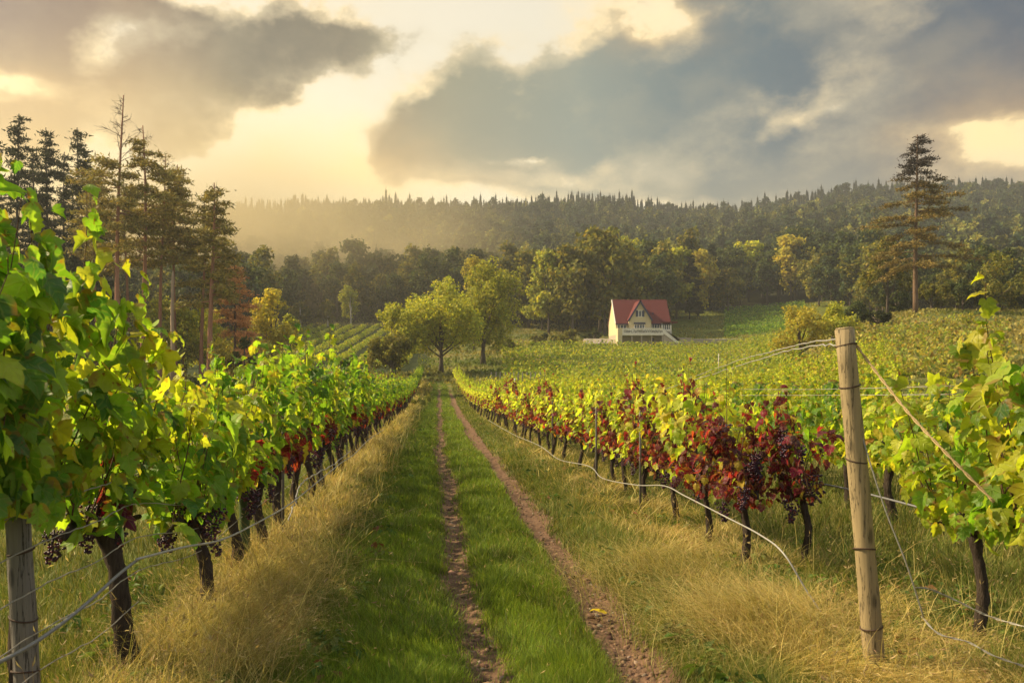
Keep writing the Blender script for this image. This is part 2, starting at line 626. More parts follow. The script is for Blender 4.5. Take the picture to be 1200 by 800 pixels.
M_SHED = solid('shed_roof', (0.34, 0.29, 0.25), 0.85, 4, 0.2, 0.2)
M_METAL = solid('post_metal', (0.5, 0.47, 0.42), 0.5, 20, 0.2, 0.1, metal=0.2)


# ------------------------------------------------------------------ terrain
def table(kn):
    zz = np.arange(0, 1400.0)
    k = np.array(kn, float)
    h = np.interp(zz, k[:, 0], k[:, 1])
    out = h.copy()
    for i, z in enumerate(zz):
        w = int(2 + 0.07 * z)
        a, b = max(0, i - w), min(len(zz), i + w + 1)
        out[i] = h[a:b].mean()
    return out


TC = table([(0, 0), (50, 0), (60, .2), (80, .95), (100, 2.25), (120, 4.3), (150, 7.8), (200, 14), (300, 33), (450, 71), (600, 117), (660, 119), (900, 80), (1400, 30)])
TR = table([(0, 0), (28, 0), (40, .8), (60, 2.9), (80, 6), (100, 10), (130, 12), (200, 17.5), (300, 40), (450, 82), (600, 131), (660, 133), (900, 95), (1400, 40)])


def H(x, y):
    x = np.asarray(x, float); y = np.asarray(y, float)
    yy = np.clip(y, 0, 1399)
    px = VX + F * x / np.maximum(yy, 12.0)
    t = np.clip((px - 820) / 270, 0, 1)
    t = t * t * (3 - 2 * t)
    # the tall ridge keeps rising gently to the right edge
    idx = yy
    c = np.interp(idx, np.arange(1400), TC)
    r = np.interp(idx, np.arange(1400), TR)
    h = c * (1 - t) + r * t
    far = np.clip((yy - 250) / 200, 0, 1)
    h = h + far * 14 * (fbm(x / 90, y / 90, 3, 3) - 0.5)
    near = np.clip((60 - yy) / 60, 0, 1)
    h = h + near * 0.10 * (fbm(x / 1.7, y / 1.7, 11, 3) - 0.5) * np.clip(np.abs(x - 0.6) - 1.2, 0, 1)
    return h


def rutx(y):
    y = np.asarray(y, float)
    l = np.interp(y, [0, 5, 9, 14, 20, 40, 90], [0.27, 0.25, 0.20, 0.12, 0.06, 0.05, 0.05]) + 0.04 * np.sin(y * 0.55) + 0.025 * np.sin(y * 1.37 + 1)
    r = np.interp(y, [0, 5, 8, 12, 16, 30, 90], [1.20, 1.22, 1.28, 1.24, 1.16, 1.02, 1.0]) + 0.05 * np.sin(y * 0.4 + 1) + 0.03 * np.sin(y * 1.1)
    return l, r


def rut_drop(x, y):
    l, r = rutx(y)
    d = np.exp(-((x - l) / 0.13) ** 2) + np.exp(-((x - r) / 0.17) ** 2)
    return -0.045 * d * np.clip((90 - y) / 30, 0, 1)


def G(x, y):
    return H(x, y) + rut_drop(x, y)


def at(px, py, Z):
    """photo pixel and metres along the track -> point"""
    return np.array([(px - VX) * Z / F, Z, EYE + (VY - py) * Z / F])


def gx(px, Z):
    x = (px - VX) * Z / F
    return (x, Z, float(G(x, Z)))


# ground sheet
ys = np.concatenate([np.arange(-40, 2, 3.0), np.arange(2, 30, 0.2), np.arange(30, 60, 0.5), np.arange(60, 130, 1.5), np.arange(130, 320, 4), np.arange(320, 725, 10)])
xs_h = np.concatenate([np.arange(0, 4.5, 0.1), np.arange(4.5, 12, 0.3), np.arange(12, 60, 2.0), np.arange(60, 200, 6), np.arange(200, 721, 20)])
xs = np.concatenate([-xs_h[:0:-1], xs_h])
XX, YY = np.meshgrid(xs, ys)
ZZ = G(XX, YY)
nx, ny = len(xs), len(ys)
idx = np.arange(nx * ny).reshape(ny, nx)
quads = np.stack([idx[:-1, :-1], idx[:-1, 1:], idx[1:, 1:], idx[1:, :-1]], -1).reshape(-1, 4)
fx, fy = XX.ravel(), YY.ravel()
gc = np.tile(np.array([0.085, 0.105, 0.022]), (len(fx), 1))
n_ = fbm(fx / 2.5, fy / 2.5, 5, 4)[:, None]
dry = np.array([0.22, 0.17, 0.06])
gc = gc * (1 - np.clip((n_ - 0.45) * 2.5, 0, 0.7)) + dry * np.clip((n_ - 0.45) * 2.5, 0, 0.7)
fpx = VX + F * fx / np.maximum(fy, 10)
forest = (fy > 205) | ((fpx > 1045) & (fy > 108))
gc[forest] = (0.03, 0.032, 0.012)
strp = (fpx < 505) & (fy > 100) & (fy < 200)
gc[strp] = (0.030, 0.042, 0.012)
field = (fpx > 780) & (fpx < 1010) & (fy > 150) & (fy < 235)
gc[field] = (0.11, 0.13, 0.022)
ggm = MB().add(np.c_[fx, fy, ZZ.ravel()], q=quads, c=gc)
M_GROUND = solid('ground_soil_grass', (0.1, 0.1, 0.03), 0.95, 3.0, 0.35, 0.6, attr=True, spec=0.1, dist=0.05)
tag(ggm.build('ground', M_GROUND), kind='structure')

# the two bare wheel ruts
M_DIRT = solid('bare_earth', (0.185, 0.112, 0.072), 0.95, 16, 0.6, 1.0, spec=0.1, dist=0.05, second=(0.115, 0.07, 0.045))
for side, (wid) in ((0, 0.215), (1, 0.28)):
    yy_ = np.concatenate([np.arange(1.0, 25, 0.06), np.arange(25, 78, 0.4)])
    cc = rutx(yy_)[side]
    us = np.linspace(-1, 1, 13)
    wl = wid * (0.55 + 0.95 * fbm(yy_ / 0.7, yy_ * 0 + side * 9, 21, 4)) * np.clip((80 - yy_) / 25, 0.15, 1)
    PX = cc[:, None] + wl[:, None] * us[None] + 0.05 * (fbm(yy_ * 2, yy_ * 0, 30 + side, 3) - 0.5)[:, None]
    PY = np.repeat(yy_[:, None], 13, 1)
    bumps = 0.05 * (fbm(PX * 9, PY * 12, 40, 4) - 0.45) * (1 - us[None] ** 2)
    PZ = G(PX, PY) + 0.006 + np.maximum(bumps, -0.001) * np.clip((30 - PY) / 10, 0, 1)
    ii = np.arange(PX.size).reshape(PX.shape)
    qq = np.stack([ii[:-1, :-1], ii[:-1, 1:], ii[1:, 1:], ii[1:, :-1]], -1).reshape(-1, 4)
    tag(MB().add(np.c_[PX.ravel(), PY.ravel(), PZ.ravel()], q=qq).build('dirt_track', M_DIRT), kind='structure')


# ------------------------------------------------------------------ grape vines
def pick(rg, n, cols, w, jit=0.25):
    cols = np.array(cols, float)
    w = np.array(w, float)
    c = cols[rg.choice(len(cols), n, p=w / w.sum())]
    return c * (1 + jit * (rg.random((n, 1)) - 0.5) * 2) * (1 + 0.12 * (rg.random((n, 3)) - 0.5))


PAL = {
    'green': ([(.13, .25, .028), (.19, .32, .034), (.28, .40, .042), (.075, .17, .036), (.38, .45, .05)], [4, 4, 3.5, 2, .8]),
    'lime': ([(.27, .35, .032), (.37, .41, .04), (.17, .27, .028), (.46, .43, .05)], [3, 4, 2, 2]),
    'yellow': ([(.52, .53, .09), (.42, .48, .07), (.30, .40, .05), (.54, .47, .08), (.38, .18, .05)], [5, 5, 3, 2, .5]),
    'red': ([(.12, .010, .035), (.24, .012, .045), (.36, .045, .04), (.065, .012, .032), (.46, .36, .06), (.24, .30, .04)], [5, 4, 1.2, 3.5, 1.0, .9]),
    'orange': ([(.42, .35, .07), (.36, .24, .05), (.46, .41, .08), (.22, .26, .045), (.30, .36, .05)], [3, 1, 4, 3, 4]),
}


def berry_template():
    import bmesh
    bm = bmesh.new()
    bmesh.ops.create_icosphere(bm, subdivisions=1, radius=1.0)
    v = np.array([x.co[:] for x in bm.verts])
    f = np.array([[x.index for x in p.verts] for p in bm.faces])
    bm.free()
    return v, f


BV, BT = berry_template()
CLUSTERS = []
for k in range(4):
    rg = np.random.default_rng(100 + k)
    mb = MB()
    n = 80
    s = rg.random(n) ** 1.15
    L = 0.15 + 0.04 * rg.random()
    rr = 0.055 * (1 - s) ** 0.6 + 0.012
    th = rg.random(n) * 6.28
    rad = rr * np.sqrt(rg.random(n))
    P = np.c_[rad * np.cos(th), rad * np.sin(th), -s * L]
    up = np.tile([0., 0, 1], (n, 1))
    cl = pick(rg, n, [(.035, .008, .03), (.07, .010, .03), (.020, .008, .03), (.14, .015, .03)], [4, 3, 3, 1])
    scatter(mb, BV, BT, P, up + 0.01 * rg.random((n, 3)), np.tile([1., 0, 0], (n, 1)), 0.0085 + 0.002 * rg.random(n), cl)
    mb.tube([(0, 0, 0.05), (0.004, 0, -0.02)], 0.003, 4, c=(.05, .03, .02))
    CLUSTERS.append(mb.mesh('grape_cluster', M_GRAPE))


def make_vine(seed, pal, top=2.0, z0=0.85, length=1.25, thick=0.28, shoots=15, perm=22, leaf=0.13, red_low=0.0, lean=(0, 0), tall=3, tallext=0.35, clusters=0, trunk_r=0.045, mixpal=None, cane=True, drop=0.25, zlow=None, cl_z=None):
    rg = np.random.default_rng(seed)
    root = link('grapevine', None)
    # trunk with two arms
    tb = MB()
    n = 18
    s = np.linspace(0, 1, n)
    hx, hy = lean
    tp = np.c_[hx * s + 0.025 * np.sin(s * 7 + seed), hy * s + 0.02 * np.cos(s * 6 + seed * 2), -0.08 + s * (z0 + 0.08)]
    tr = trunk_r * (1.25 - 0.45 * s + 0.5 * np.exp(-((s - 1) / 0.16) ** 2) + 0.25 * np.exp(-(s / 0.12) ** 2))
    tb.tube(tp, tr, 12, rough=0.2, rg=rg)
    head = tp[-1]
    for sg in (-1, 1):
        a = np.linspace(0, 1, 6)
        ap = np.c_[head[0] + 0.03 * np.sin(a * 5 + seed), head[1] + sg * a * length * 0.45, head[2] - 0.03 + 0.06 * np.sin(a * 4 + sg)]
        tb.tube(ap, trunk_r * (0.62 - 0.3 * a), 6, rough=0.2, rg=rg)
    tb.build('trunk', M_VTRUNK, root)
    # shoots carrying leaves
    cb = MB()
    P, Nn, Tp, Sc, hf = [], [], [], [], []
    for i in range(shoots):
        y0 = ((i + 0.5) / shoots - 0.5) * length + rg.normal(0, 0.03)
        isl = i < tall
        if isl:
            y0 = rg.uniform(-0.4, 0.4) * length
        h = (top - z0) * rg.uniform(0.72, 1.0) + (tallext * rg.uniform(0.4, 1) if isl else 0)
        sx = rg.choice([-1, 1]) * thick * rg.uniform(0.3, 1.3)
        m = int(perm * (h / (top - z0)))
        u = np.linspace(0.0, 1, m)
        arch = 0.0 if isl else rg.uniform(0, drop)
        x = head[0] + sx * np.sin(u * 1.5) * (0.55 if isl else 1)
        z = z0 + h * (u - arch * u ** 4)
        y = head[1] * 0 + y0 + rg.normal(0, 0.10) * u + 0.03 * np.sin(u * 9 + i)
        sp = np.c_[x, y, z]
        if cane:
            cb.tube(sp[::3] if m > 9 else sp, np.linspace(0.0055, 0.002, len(sp[::3] if m > 9 else sp)), 4, cap=False)
        ang = rg.random(m) * 6.28
        pd = np.c_[np.cos(ang) + 0.9 * np.sign(sx), 0.8 * np.sin(ang), rg.normal(0.15, 0.3, m)]
        pd = norm(pd)
        plen = leaf * rg.uniform(0.4, 0.95, m)
        if isl:
            plen = plen * np.where(u > 0.7, 0.4, 1)
        P.append(sp + pd * plen[:, None])
        Nn.append(pd * 0.75 + np.array([0, 0, 0.55]) + rg.normal(0, 0.42, (m, 3)))
        Tp.append(pd * 0.55 + np.array([0, 0, -0.75]) + rg.normal(0, 0.40, (m, 3)))
        sc = leaf * (0.38 + 0.85 * rg.random(m) ** 0.8)
        sc *= np.where(u > 0.85, 0.55 + (1 - u) * 2, 1.0)
        Sc.append(sc)
        hf.append(u)
    P, Nn, Tp, Sc, hf = map(np.concatenate, (P, Nn, Tp, Sc, hf))
    if zlow is not None:   # hanging skirt of leaves below the arms
        m = int(shoots * perm * 0.28)
        ang = rg.random(m) * 6.28
        P2 = np.c_[rg.normal(0, thick * 0.55, m), rg.uniform(-.5, .5, m) * length, rg.uniform(zlow, z0 + 0.15, m)]
        P = np.vstack([P, P2]); d = np.c_[np.cos(ang), np.sin(ang), rg.normal(0.1, .3, m)]
        Nn = np.vstack([Nn, d + rg.normal(0, .3, (m, 3))]); Tp = np.vstack([Tp, d * .4 + np.array([0, 0, -1])])
        Sc = np.concatenate([Sc, leaf * rg.uniform(.5, .95, m)]); hf = np.concatenate([hf, np.zeros(m)])
    N = len(P)
    cols = pick(rg, N, *PAL[pal])
    if mixpal:
        other, amount = mixpal
        c2 = pick(rg, N, *PAL[other])
        patch = fbm(P[:, 1] * 2.2 + seed, P[:, 2] * 2.2 + P[:, 0] * 2, seed, 3)
        sel = patch < np.quantile(patch, amount)
        cols[sel] = c2[sel]
    if red_low:
        c2 = pick(rg, N, *PAL['red'])
        sel = (P[:, 2] < z0 + 0.22 + 0.25 * rg.random(N)) & (fbm(P[:, 1] * 3 + seed, P[:, 2] * 2, seed + 5, 2) < red_low)
        cols[sel] = c2[sel]
    if not isinstance(cane, bool) or cane:
        if cb.n:
            cb.build('cane_framework', M_CANE, root)
    fb = MB()
    leaf_scatter(fb, P, Nn, Tp, Sc, cols, rg)
    fb.build('foliage', M_VINE, root)
    for k in range(clusters):
        c = link('grape_cluster', CLUSTERS[k % 4], root)
        zz = rg.uniform(*(cl_z or (z0 - 0.08, z0 + 0.12)))
        c.location = (head[0] + rg.choice([-1, 1]) * rg.uniform(0.02, thick * 0.8), rg.normal(head[1] * 0.8, 0.13), zz)
        c.rotation_euler = (rg.normal(0, .2), rg.normal(0, .2), rg.random() * 6)
        k_ = rg.uniform(0.85, 1.3)
        c.scale = (k_, k_, k_)
    return reg(root)


ORD = ['first', 'second', 'third', 'fourth', 'fifth', 'sixth', 'seventh', 'eighth', 'ninth', 'tenth', 'eleventh', 'twelfth', 'thirteenth', 'fourteenth', 'fifteenth', 'sixteenth']


def put(o, x, y, rz=0.0, sc=1.0, dz=0.0):
    o.location = (x, y, float(G(x, y)) + dz)
    o.rotation_euler = (0, 0, rz)
    o.scale = (sc, sc, sc)
    return o


GL = 'grapevines in the row left of the track'
GR = 'grapevines in the row right of the track'
# --- left row: near vines are built one by one
near_left = [
    # x, y, args, label
    (-2.0, 3.3, dict(seed=1, pal='green', top=2.62, z0=1.25, leaf=.155, shoots=17, perm=24, tall=4, tallext=.22, thick=.33, lean=(.05, 0), zlow=1.2), 'tall dark green grapevine at the left picture edge, beside the grey wooden post'),
    (-2.03, 4.12, dict(seed=2, pal='green', top=2.46, z0=1.28, leaf=.15, shoots=17, perm=25, tall=4, tallext=.5, thick=.32, zlow=1.18, trunk_r=.03, mixpal=('lime', .45)), 'tall grapevine just beyond the grey post, with one shoot rising above the rest'),
    (-1.75, 5.0, dict(seed=3, pal='green', top=2.08, z0=.95, leaf=.15, shoots=15, perm=24, tall=2, tallext=.12, lean=(-.22, 0), clusters=9, trunk_r=.054, red_low=.25, mixpal=('lime', .3), cl_z=(.82, 1.06)), 'grapevine on a thick leaning trunk carrying black grapes, hose tied across it'),
    (-1.62, 6.14, dict(seed=4, pal='green', top=1.9, z0=.78, leaf=.145, shoots=16, perm=24, tall=2, tallext=.15, lean=(-.14, 0), clusters=9, red_low=.35, mixpal=('lime', .3), cl_z=(.66, .9)), 'grapevine on a slim dark trunk with purple grapes, directly before the green stake'),
    (-1.74, 7.35, dict(seed=5, pal='green', top=2.12, z0=.84, leaf=.14, shoots=16, perm=23, tall=3, tallext=.2, lean=(-.05, 0), clusters=8, red_low=.5, mixpal=('lime', .35), cl_z=(.68, .92)), 'grapevine growing at the green stake, with crimson leaves over its grapes'),
    (-1.78, 8.5, dict(seed=6, pal='green', top=2.15, z0=.82, leaf=.14, tall=2, clusters=7, red_low=.35, mixpal=('lime', .3)), None),
    (-1.80, 9.6, dict(seed=7, pal='green', top=2.22, z0=.82, leaf=.14, tall=3, tallext=.4, clusters=7, red_low=.5, mixpal=('lime', .4)), None),
    (-1.80, 10.7, dict(seed=8, pal='green', top=2.25, z0=.82, leaf=.14, tall=2, clusters=6, red_low=.4, mixpal=('lime', .3)), None),
]
left_src = []
for i, (x, y, kw, lab) in enumerate(near_left):
    o = put(make_vine(**kw), x, y)
    tag(o, lab or f'{ORD[i]} grapevine from the camera in the green row left of the track', 'grapevine', GL)
    left_src.append(o)
rg = np.random.default_rng(55)
y = 11.8
i = 8
while y < 92:
    o = copy_tree(left_src[3 + (i * 7) % 5])
    x = -1.8 + 0.05 * rg.normal() - 0.002 * max(0, y - 20)
    put(o, x, y, math.pi * int(rg.integers(0, 2)) * 0 + rg.normal(0, .06), (0.95 + .12 * rg.random()) * float(np.interp(y, [12, 17, 26, 40], [1.03, 1.0, .84, .80])))
    lab = f'{ORD[i]} grapevine from the camera in the green row left of the track' if i < 12 else ('grapevine far along the green row left of the track' if y < 50 else 'small grapevine at the far end of the row left of the track')
    tag(o, lab, 'grapevine', GL if y < 50 else 'grapevines at the far end of the left row')
    y += 1.12 + 0.15 * rg.random() if y < 50 else 1.5
    i += 1

# --- right row
near_right = [
    (3.05, 4.2, dict(seed=21, pal='lime', top=2.2, z0=1.0, leaf=.125, length=1.15, shoots=18, perm=24, tall=4, tallext=.34, thick=.27, trunk_r=.028, zlow=.95, clusters=0, mixpal=('green', .4), lean=(.05, .1)), 'tall yellow green grapevine at the right picture edge, in front of the wooden post'),
    (3.45, 5.45, dict(seed=29, pal='lime', top=1.95, z0=.85, leaf=.12, length=1.1, shoots=15, perm=21, tall=2, tallext=.2, thick=.26, zlow=.8, clusters=0, trunk_r=.034, mixpal=('green', .4)), 'yellow green grapevine half hidden behind the one at the right picture edge'),
    (3.30, 7.6, dict(seed=22, pal='red', top=1.62, z0=.72, leaf=.088, length=.80, shoots=14, perm=19, tall=3, tallext=.1, clusters=10, drop=.5, thick=.26, cl_z=(.68, 1.35), trunk_r=.032, lean=(-.06, 0)), 'dark red grapevine directly left of the peeled wooden post, canes showing between leaves'),
    (2.78, 7.75, dict(seed=23, pal='red', top=1.68, z0=.74, leaf=.088, length=.82, shoots=18, perm=23, tall=2, tallext=.1, clusters=14, drop=.5, thick=.28, cl_z=(.62, 1.4), trunk_r=.032, zlow=.66), 'maroon grapevine hung with dark grapes, second to the left of the peeled post'),
    (2.82, 8.95, dict(seed=24, trunk_r=.032, pal='yellow', top=2.0, z0=.72, leaf=.12, length=1.3, shoots=17, perm=21, tall=2, tallext=.1, clusters=3, drop=.4, red_low=.55, zlow=.66), 'bright yellow green grapevine just beyond the two front red vines, red leaves at its foot'),
    (2.82, 10.2, dict(seed=25, trunk_r=.032, pal='yellow', top=1.8, z0=.68, leaf=.105, shoots=16, perm=20, clusters=4, drop=.4, mixpal=('red', .5), red_low=.4, zlow=.64), 'grapevine half yellow and half red, directly beyond the bright yellow green one'),
    (2.76, 11.4, dict(seed=26, trunk_r=.032, pal='red', top=1.55, z0=.66, leaf=.10, shoots=15, perm=20, clusters=5, drop=.4, mixpal=('yellow', .4), zlow=.64), 'low crimson grapevine with a yellow patch halfway along the right row'),
]
right_src = []
for i, (x, y, kw, lab) in enumerate(near_right):
    o = put(make_vine(**kw), x, y)
    tag(o, lab, 'grapevine', GR)
    right_src.append(o)
extra = [make_vine(seed=27, trunk_r=.032, pal='yellow', top=1.6, z0=.66, leaf=.105, shoots=15, perm=20, clusters=3, drop=.4, mixpal=('red', .22), red_low=.5, zlow=.64),
         make_vine(seed=28, trunk_r=.032, pal='yellow', top=1.62, z0=.66, leaf=.105, shoots=15, perm=20, clusters=2, drop=.4, red_low=.45, mixpal=('lime', .4), zlow=.64)]
pool = [right_src[5], right_src[6], extra[0], extra[1], extra[0], extra[1], right_src[5]]


def right_x(y):
    return float(np.interp(y, [8, 13, 20, 30, 40, 90], [2.82, 2.76, 2.5, 2.2, 2.0, 1.9]))


y = 12.6
i = 7
used = set()
while y < 92:
    src = pool[i % 7] if y < 33 else (extra[1] if i % 9 else extra[0])
    o = src if (src in extra and src not in used) else copy_tree(src)
    used.add(src)
    put(o, right_x(y) + 0.05 * rg.normal(), y, rg.normal(0, .06), 0.93 + .12 * rg.random())
    lab = f'{ORD[i]} grapevine from the camera in the yellow and red row right of the track' if i < 12 else ('yellow grapevine far along the row right of the track' if y < 50 else 'small yellow grapevine at the far end of the row right of the track')
    tag(o, lab, 'grapevine', GR if y < 50 else 'grapevines at the far end of the right row')
    y += 1.12 + 0.15 * rg.random() if y < 50 else 1.5
    i += 1

# --- rows further right, parallel to the track, then a block of cross rows up the slope
src_g = [make_vine(seed=31, pal='green', top=1.62, z0=.72, leaf=.135, shoots=14, perm=18, drop=.35, clusters=2, mixpal=('lime', .45), cane=False, zlow=.62),
         make_vine(seed=32, pal='lime', top=1.58, z0=.72, leaf=.135, shoots=14, perm=18, drop=.35, clusters=0, mixpal=('yellow', .5), cane=False, zlow=.62),
         make_vine(seed=33, pal='yellow', top=1.55, z0=.70, leaf=.14, shoots=13, perm=17, drop=.4, clusters=0, mixpal=('lime', .45), cane=False, zlow=.55),
         make_vine(seed=34, pal='orange', top=1.5, z0=.65, leaf=.15, shoots=12, perm=15, drop=.3, clusters=0, cane=False, zlow=.5)]
first = {k: True for k in range(4)}


def far_vine(k, x, y, rz, lab, grp, sc=1.0):
    o = src_g[k] if first[k] else copy_tree(src_g[k])
    first[k] = False
    put(o, x, y, rz, sc)
    tag(o, lab, 'grapevine', grp)
    return o


nv = 0
for row, x0 in enumerate((5.5, 8.1, 10.7)):
    y = 6.4 + row * 3.0 + (1.5 if row else 0)
    while y < 30:
        far_vine(int(rg.integers(0, 2)), x0 + rg.normal(0, .06), y, rg.normal(0, .1), f'green yellow grapevine in the {ORD[row + 1]} vine row to the right of the track', f'grapevines in the {ORD[row + 1]} row right of the track', .95 + .12 * rg.random())
        y += 1.3
        nv += 1
stuff_rows = []
for yr in (33, 36.5, 40, 44, 48.5, 53.5, 59):
    x = 3.6 if yr > 38 else 6.0
    xe = 0.60 * yr
    while x < xe:
        yy = yr + 0.20 * x
        if nv < 215:
            far_vine(2 if rg.random() < .7 else 1, x, yy + rg.normal(0, .08), math.pi / 2 + rg.normal(0, .1), 'yellow grapevine in the cross rows on the slope below the house', 'grapevines in the cross rows below the house', .95 + .2 * rg.random())
            nv += 1
        else:
            stuff_rows.append((x, yy))
        x += 1.45
# rusty coloured vines on the bank at the right
for yr in (47, 50.5, 54, 58, 62, 66, 70, 74, 78, 83):
    x = 0.43 * yr
    while x < 0.68 * yr:
        stuff_rows.append((x, yr + 0.02 * x, 'orange'))
        x += 1.1


for k in range(4):
    if first[k]:
        xk, yk = stuff_rows[-1 - k][:2]
        far_vine(k, xk, yk, math.pi / 2, 'rust coloured grapevine on the bank under the tall lone conifer', 'grapevines on the bank under the lone conifer')
# far vineyards: uncountable rows of leaf tufts, one object
def far_rows(name, rows, pal, hgt, per_m, size, width=0.35):
    """rows: list of ((x0,y0),(x1,y1))"""
    rg = np.random.default_rng(len(rows) + 3)
    mb = MB()
    for (a, b) in rows:
        a, b = np.array(a, float), np.array(b, float)
        L = np.linalg.norm(b - a)
        n = int(L * per_m)
        if n < 2:
            continue
        u = rg.random(n)
        dirn = (b - a) / L
        p = a + np.outer(u, b - a)
        side = np.array([-dirn[1], dirn[0]])
        w = rg.normal(0, width * 0.5, n)
        p = p + w[:, None] * side
        gap = fbm(u * L / 3.5, u * 0 + a[0], 8, 2)
        top = hgt * (0.75 + 0.5 * gap)
        z = H(p[:, 0], p[:, 1]) + 0.25 + rg.random(n) ** 0.8 * (top - 0.25)
        nn = np.c_[w[:, None] * side * 3, np.full(n, 0.5)] + rg.normal(0, .5, (n, 3))
        cc = pick(rg, n, *PAL[pal])
        scatter(mb, CV, CT, np.c_[p, z], nn, np.c_[rg.normal(0, .5, (n, 2)), np.full(n, -.8)], size * rg.uniform(.7, 1.3, n), cc)
    return mb, name


rows_l = [((x, 104 + rg.random() * 6), (x + 3, 196)) for x in np.arange(-62, -3, 3.0)]
mb1, _ = far_rows('far_vineyard', rows_l, 'lime', 1.15, 24, .30, .4)
tag(mb1.build('far_vineyard', M_VINE_FAR), 'striped green vineyard rows on the far slope left of the track', 'vineyard', kind='stuff')
rows_r = []
for yr in np.arange(64, 146, 3.2):
    x0 = 5 + 0.07 * (yr - 64)
    rows_r.append(((x0, yr), (min(0.44 * yr, 0.44 * yr), yr + 2)))
mb2, _ = far_rows('far_vineyard', rows_r, 'lime', 1.3, 20, .30)
rows_m = [((x - .6, yv - .0), (x + .6, yv + .1)) for x, yv, *o in [r for r in stuff_rows if len(r) == 2]]
mb2b, _ = far_rows('x', rows_m, 'yellow', 1.5, 26, .28)
for a_, b_ in ((mb2.v, mb2b.v),):
    for v_, t_, c_ in zip(mb2b.v, mb2b.t, mb2b.c):
        mb2.add(v_, t=t_ - t_.min(), c=c_)
tag(mb2.build('far_vineyard', M_VINE_FAR), 'yellow green vineyard rows climbing the field in front of the house', 'vineyard', kind='stuff')
rows_f = [((0.335 * yr, yr), (0.43 * yr, yr)) for yr in np.arange(163, 236, 3.0)]
mb3, _ = far_rows('far_vineyard', rows_f, 'green', 1.2, 15, .36)
tag(mb3.build('far_vineyard', M_VINE_FAR), 'smooth green vineyard field behind and right of the house', 'vineyard', kind='stuff')
rows_o = [((r[0] - .6, r[1]), (r[0] + .6, r[1])) for r in stuff_rows if len(r) == 3]
mb4, _ = far_rows('far_vineyard', rows_o, 'orange', 1.4, 24, .28)
tag(mb4.build('far_vineyard', M_VINE_FAR), 'rust and gold vineyard on the bank under the tall lone conifer', 'vineyard', kind='stuff')


# ------------------------------------------------------------------ posts and wires
def wobble_post(name, mat, base, topp, r, label, group=None, bands=(), sides=16, cut=True):
    rg = np.random.default_rng(int(abs(base[0]) * 1000) + 3)
    base, topp = np.array(base, float), np.array(topp, float)
    root = empty(name, tuple(base), 0, label, 'post', group)
    d = topp - base
    n = 12
    s = np.linspace(0, 1, n)
    pts = np.outer(s, d) + np.c_[0.004 * np.sin(s * 5), 0.004 * np.cos(s * 4), 0 * s]
    pts[0] -= d * 0.08
    mb = MB().tube(pts, r * (1.06 - 0.10 * s) * (1 + 0.02 * np.sin(s * 13)), sides, rough=0.02, rg=rg)
    # bevelled cut top
    tpt = pts[-1]
    mb.tube([tpt, tpt + d / np.linalg.norm(d) * 0.012], [r * 0.95, r * 0.78], sides)
    mb.build('shaft', mat, root)
    for b in bands:
        c = d * b
        t = np.linspace(0, 2 * np.pi, 19)
        rr = r * (1.06 - 0.1 * b) + 0.003
        ring = np.c_[c[0] + rr * np.cos(t), c[1] + rr * np.sin(t), c[2] + 0.012 * np.sin(t + b * 9)]
        MB().tube(ring, 0.0045, 6, cap=False).build('wire_band', M_RUST, root)
    return root


zb = float(G(-1.9, 3.9))
wobble_post('wooden_post', M_POST, (-1.87, 3.9, zb), (-1.92, 3.9, at(25, 583, 3.9)[2]), 0.056, 'weathered grey wooden post wound with wires at the left edge', bands=(.97, .8, .55, .35))
p0 = at(1027, 800, 4.93)
wobble_post('wooden_post', M_POSTW, (p0[0], 4.93, float(G(p0[0], 4.93))), tuple(at(990, 386, 4.93)), 0.054, 'smooth pale peeled wooden post leaning beside the red vines', bands=(.955, .84, .63, .38, .16))
# green stake in the left row
b = gx(287, 7.6)
wobble_post('vine_stake', M_GPOST, b, (b[0] - .01, b[1], b[2] + .98), 0.045, 'thick green stake standing in the left row among the trunks', sides=10)
for i, (px, Z, h, lab) in enumerate([(603, 55, 1.75, 'thin pale vineyard pole in the cross rows left of the house'), (842, 95, 2.6, 'thin pale pole in the upper vine field right below the house')]):
    b = gx(px, Z)
    tag(MB().tube([(0, 0, -.2), (0.02, 0, h)], .045, 8).build('vineyard_pole', M_METAL), lab, 'pole').location = b
# short dark stakes at the head of the cross rows
sk = MB().tube([(0, 0, -.2), (0, 0, 1), (.02, 0, 1.75)], .05, 6).mesh('vine_stake', M_POST)
for k in range(13):
    o = link('vine_stake', sk)
    put(o, (576 + k * 5.2 - VX) * .072, 72 + rg.normal(0, .4))
    tag(o, 'short dark stake at the left head of the cross rows, before the trees', 'stake', 'stakes at the head of the cross rows')
for k in range(5):
    o = link('vine_stake', sk)
    put(o, (396 + k * 5 - VX) * .084, 84)
    tag(o, 'pale short stake under the small round tree left of the track', 'stake', 'stakes under the small round tree')
# steel trellis stakes inside the two near rows
st = MB().tube([(0, 0, -.1), (0, 0, 1.5)], .016, 6).mesh('trellis_stake', M_POST)
for k, (x, y) in enumerate([(-1.66, 9.1), (-1.7, 12.4), (-1.72, 16), (-1.74, 21), (2.6, 11.0), (2.55, 13.8), (2.4, 18), (2.2, 24)]):
    o = link('trellis_stake', st)
    put(o, x, y)
    tag(o, f'{ORD[k % 4]} thin weathered stake from the camera in the vine row {"left" if x < 0 else "right"} of the track', 'stake', 'thin trellis stakes in the two near rows')


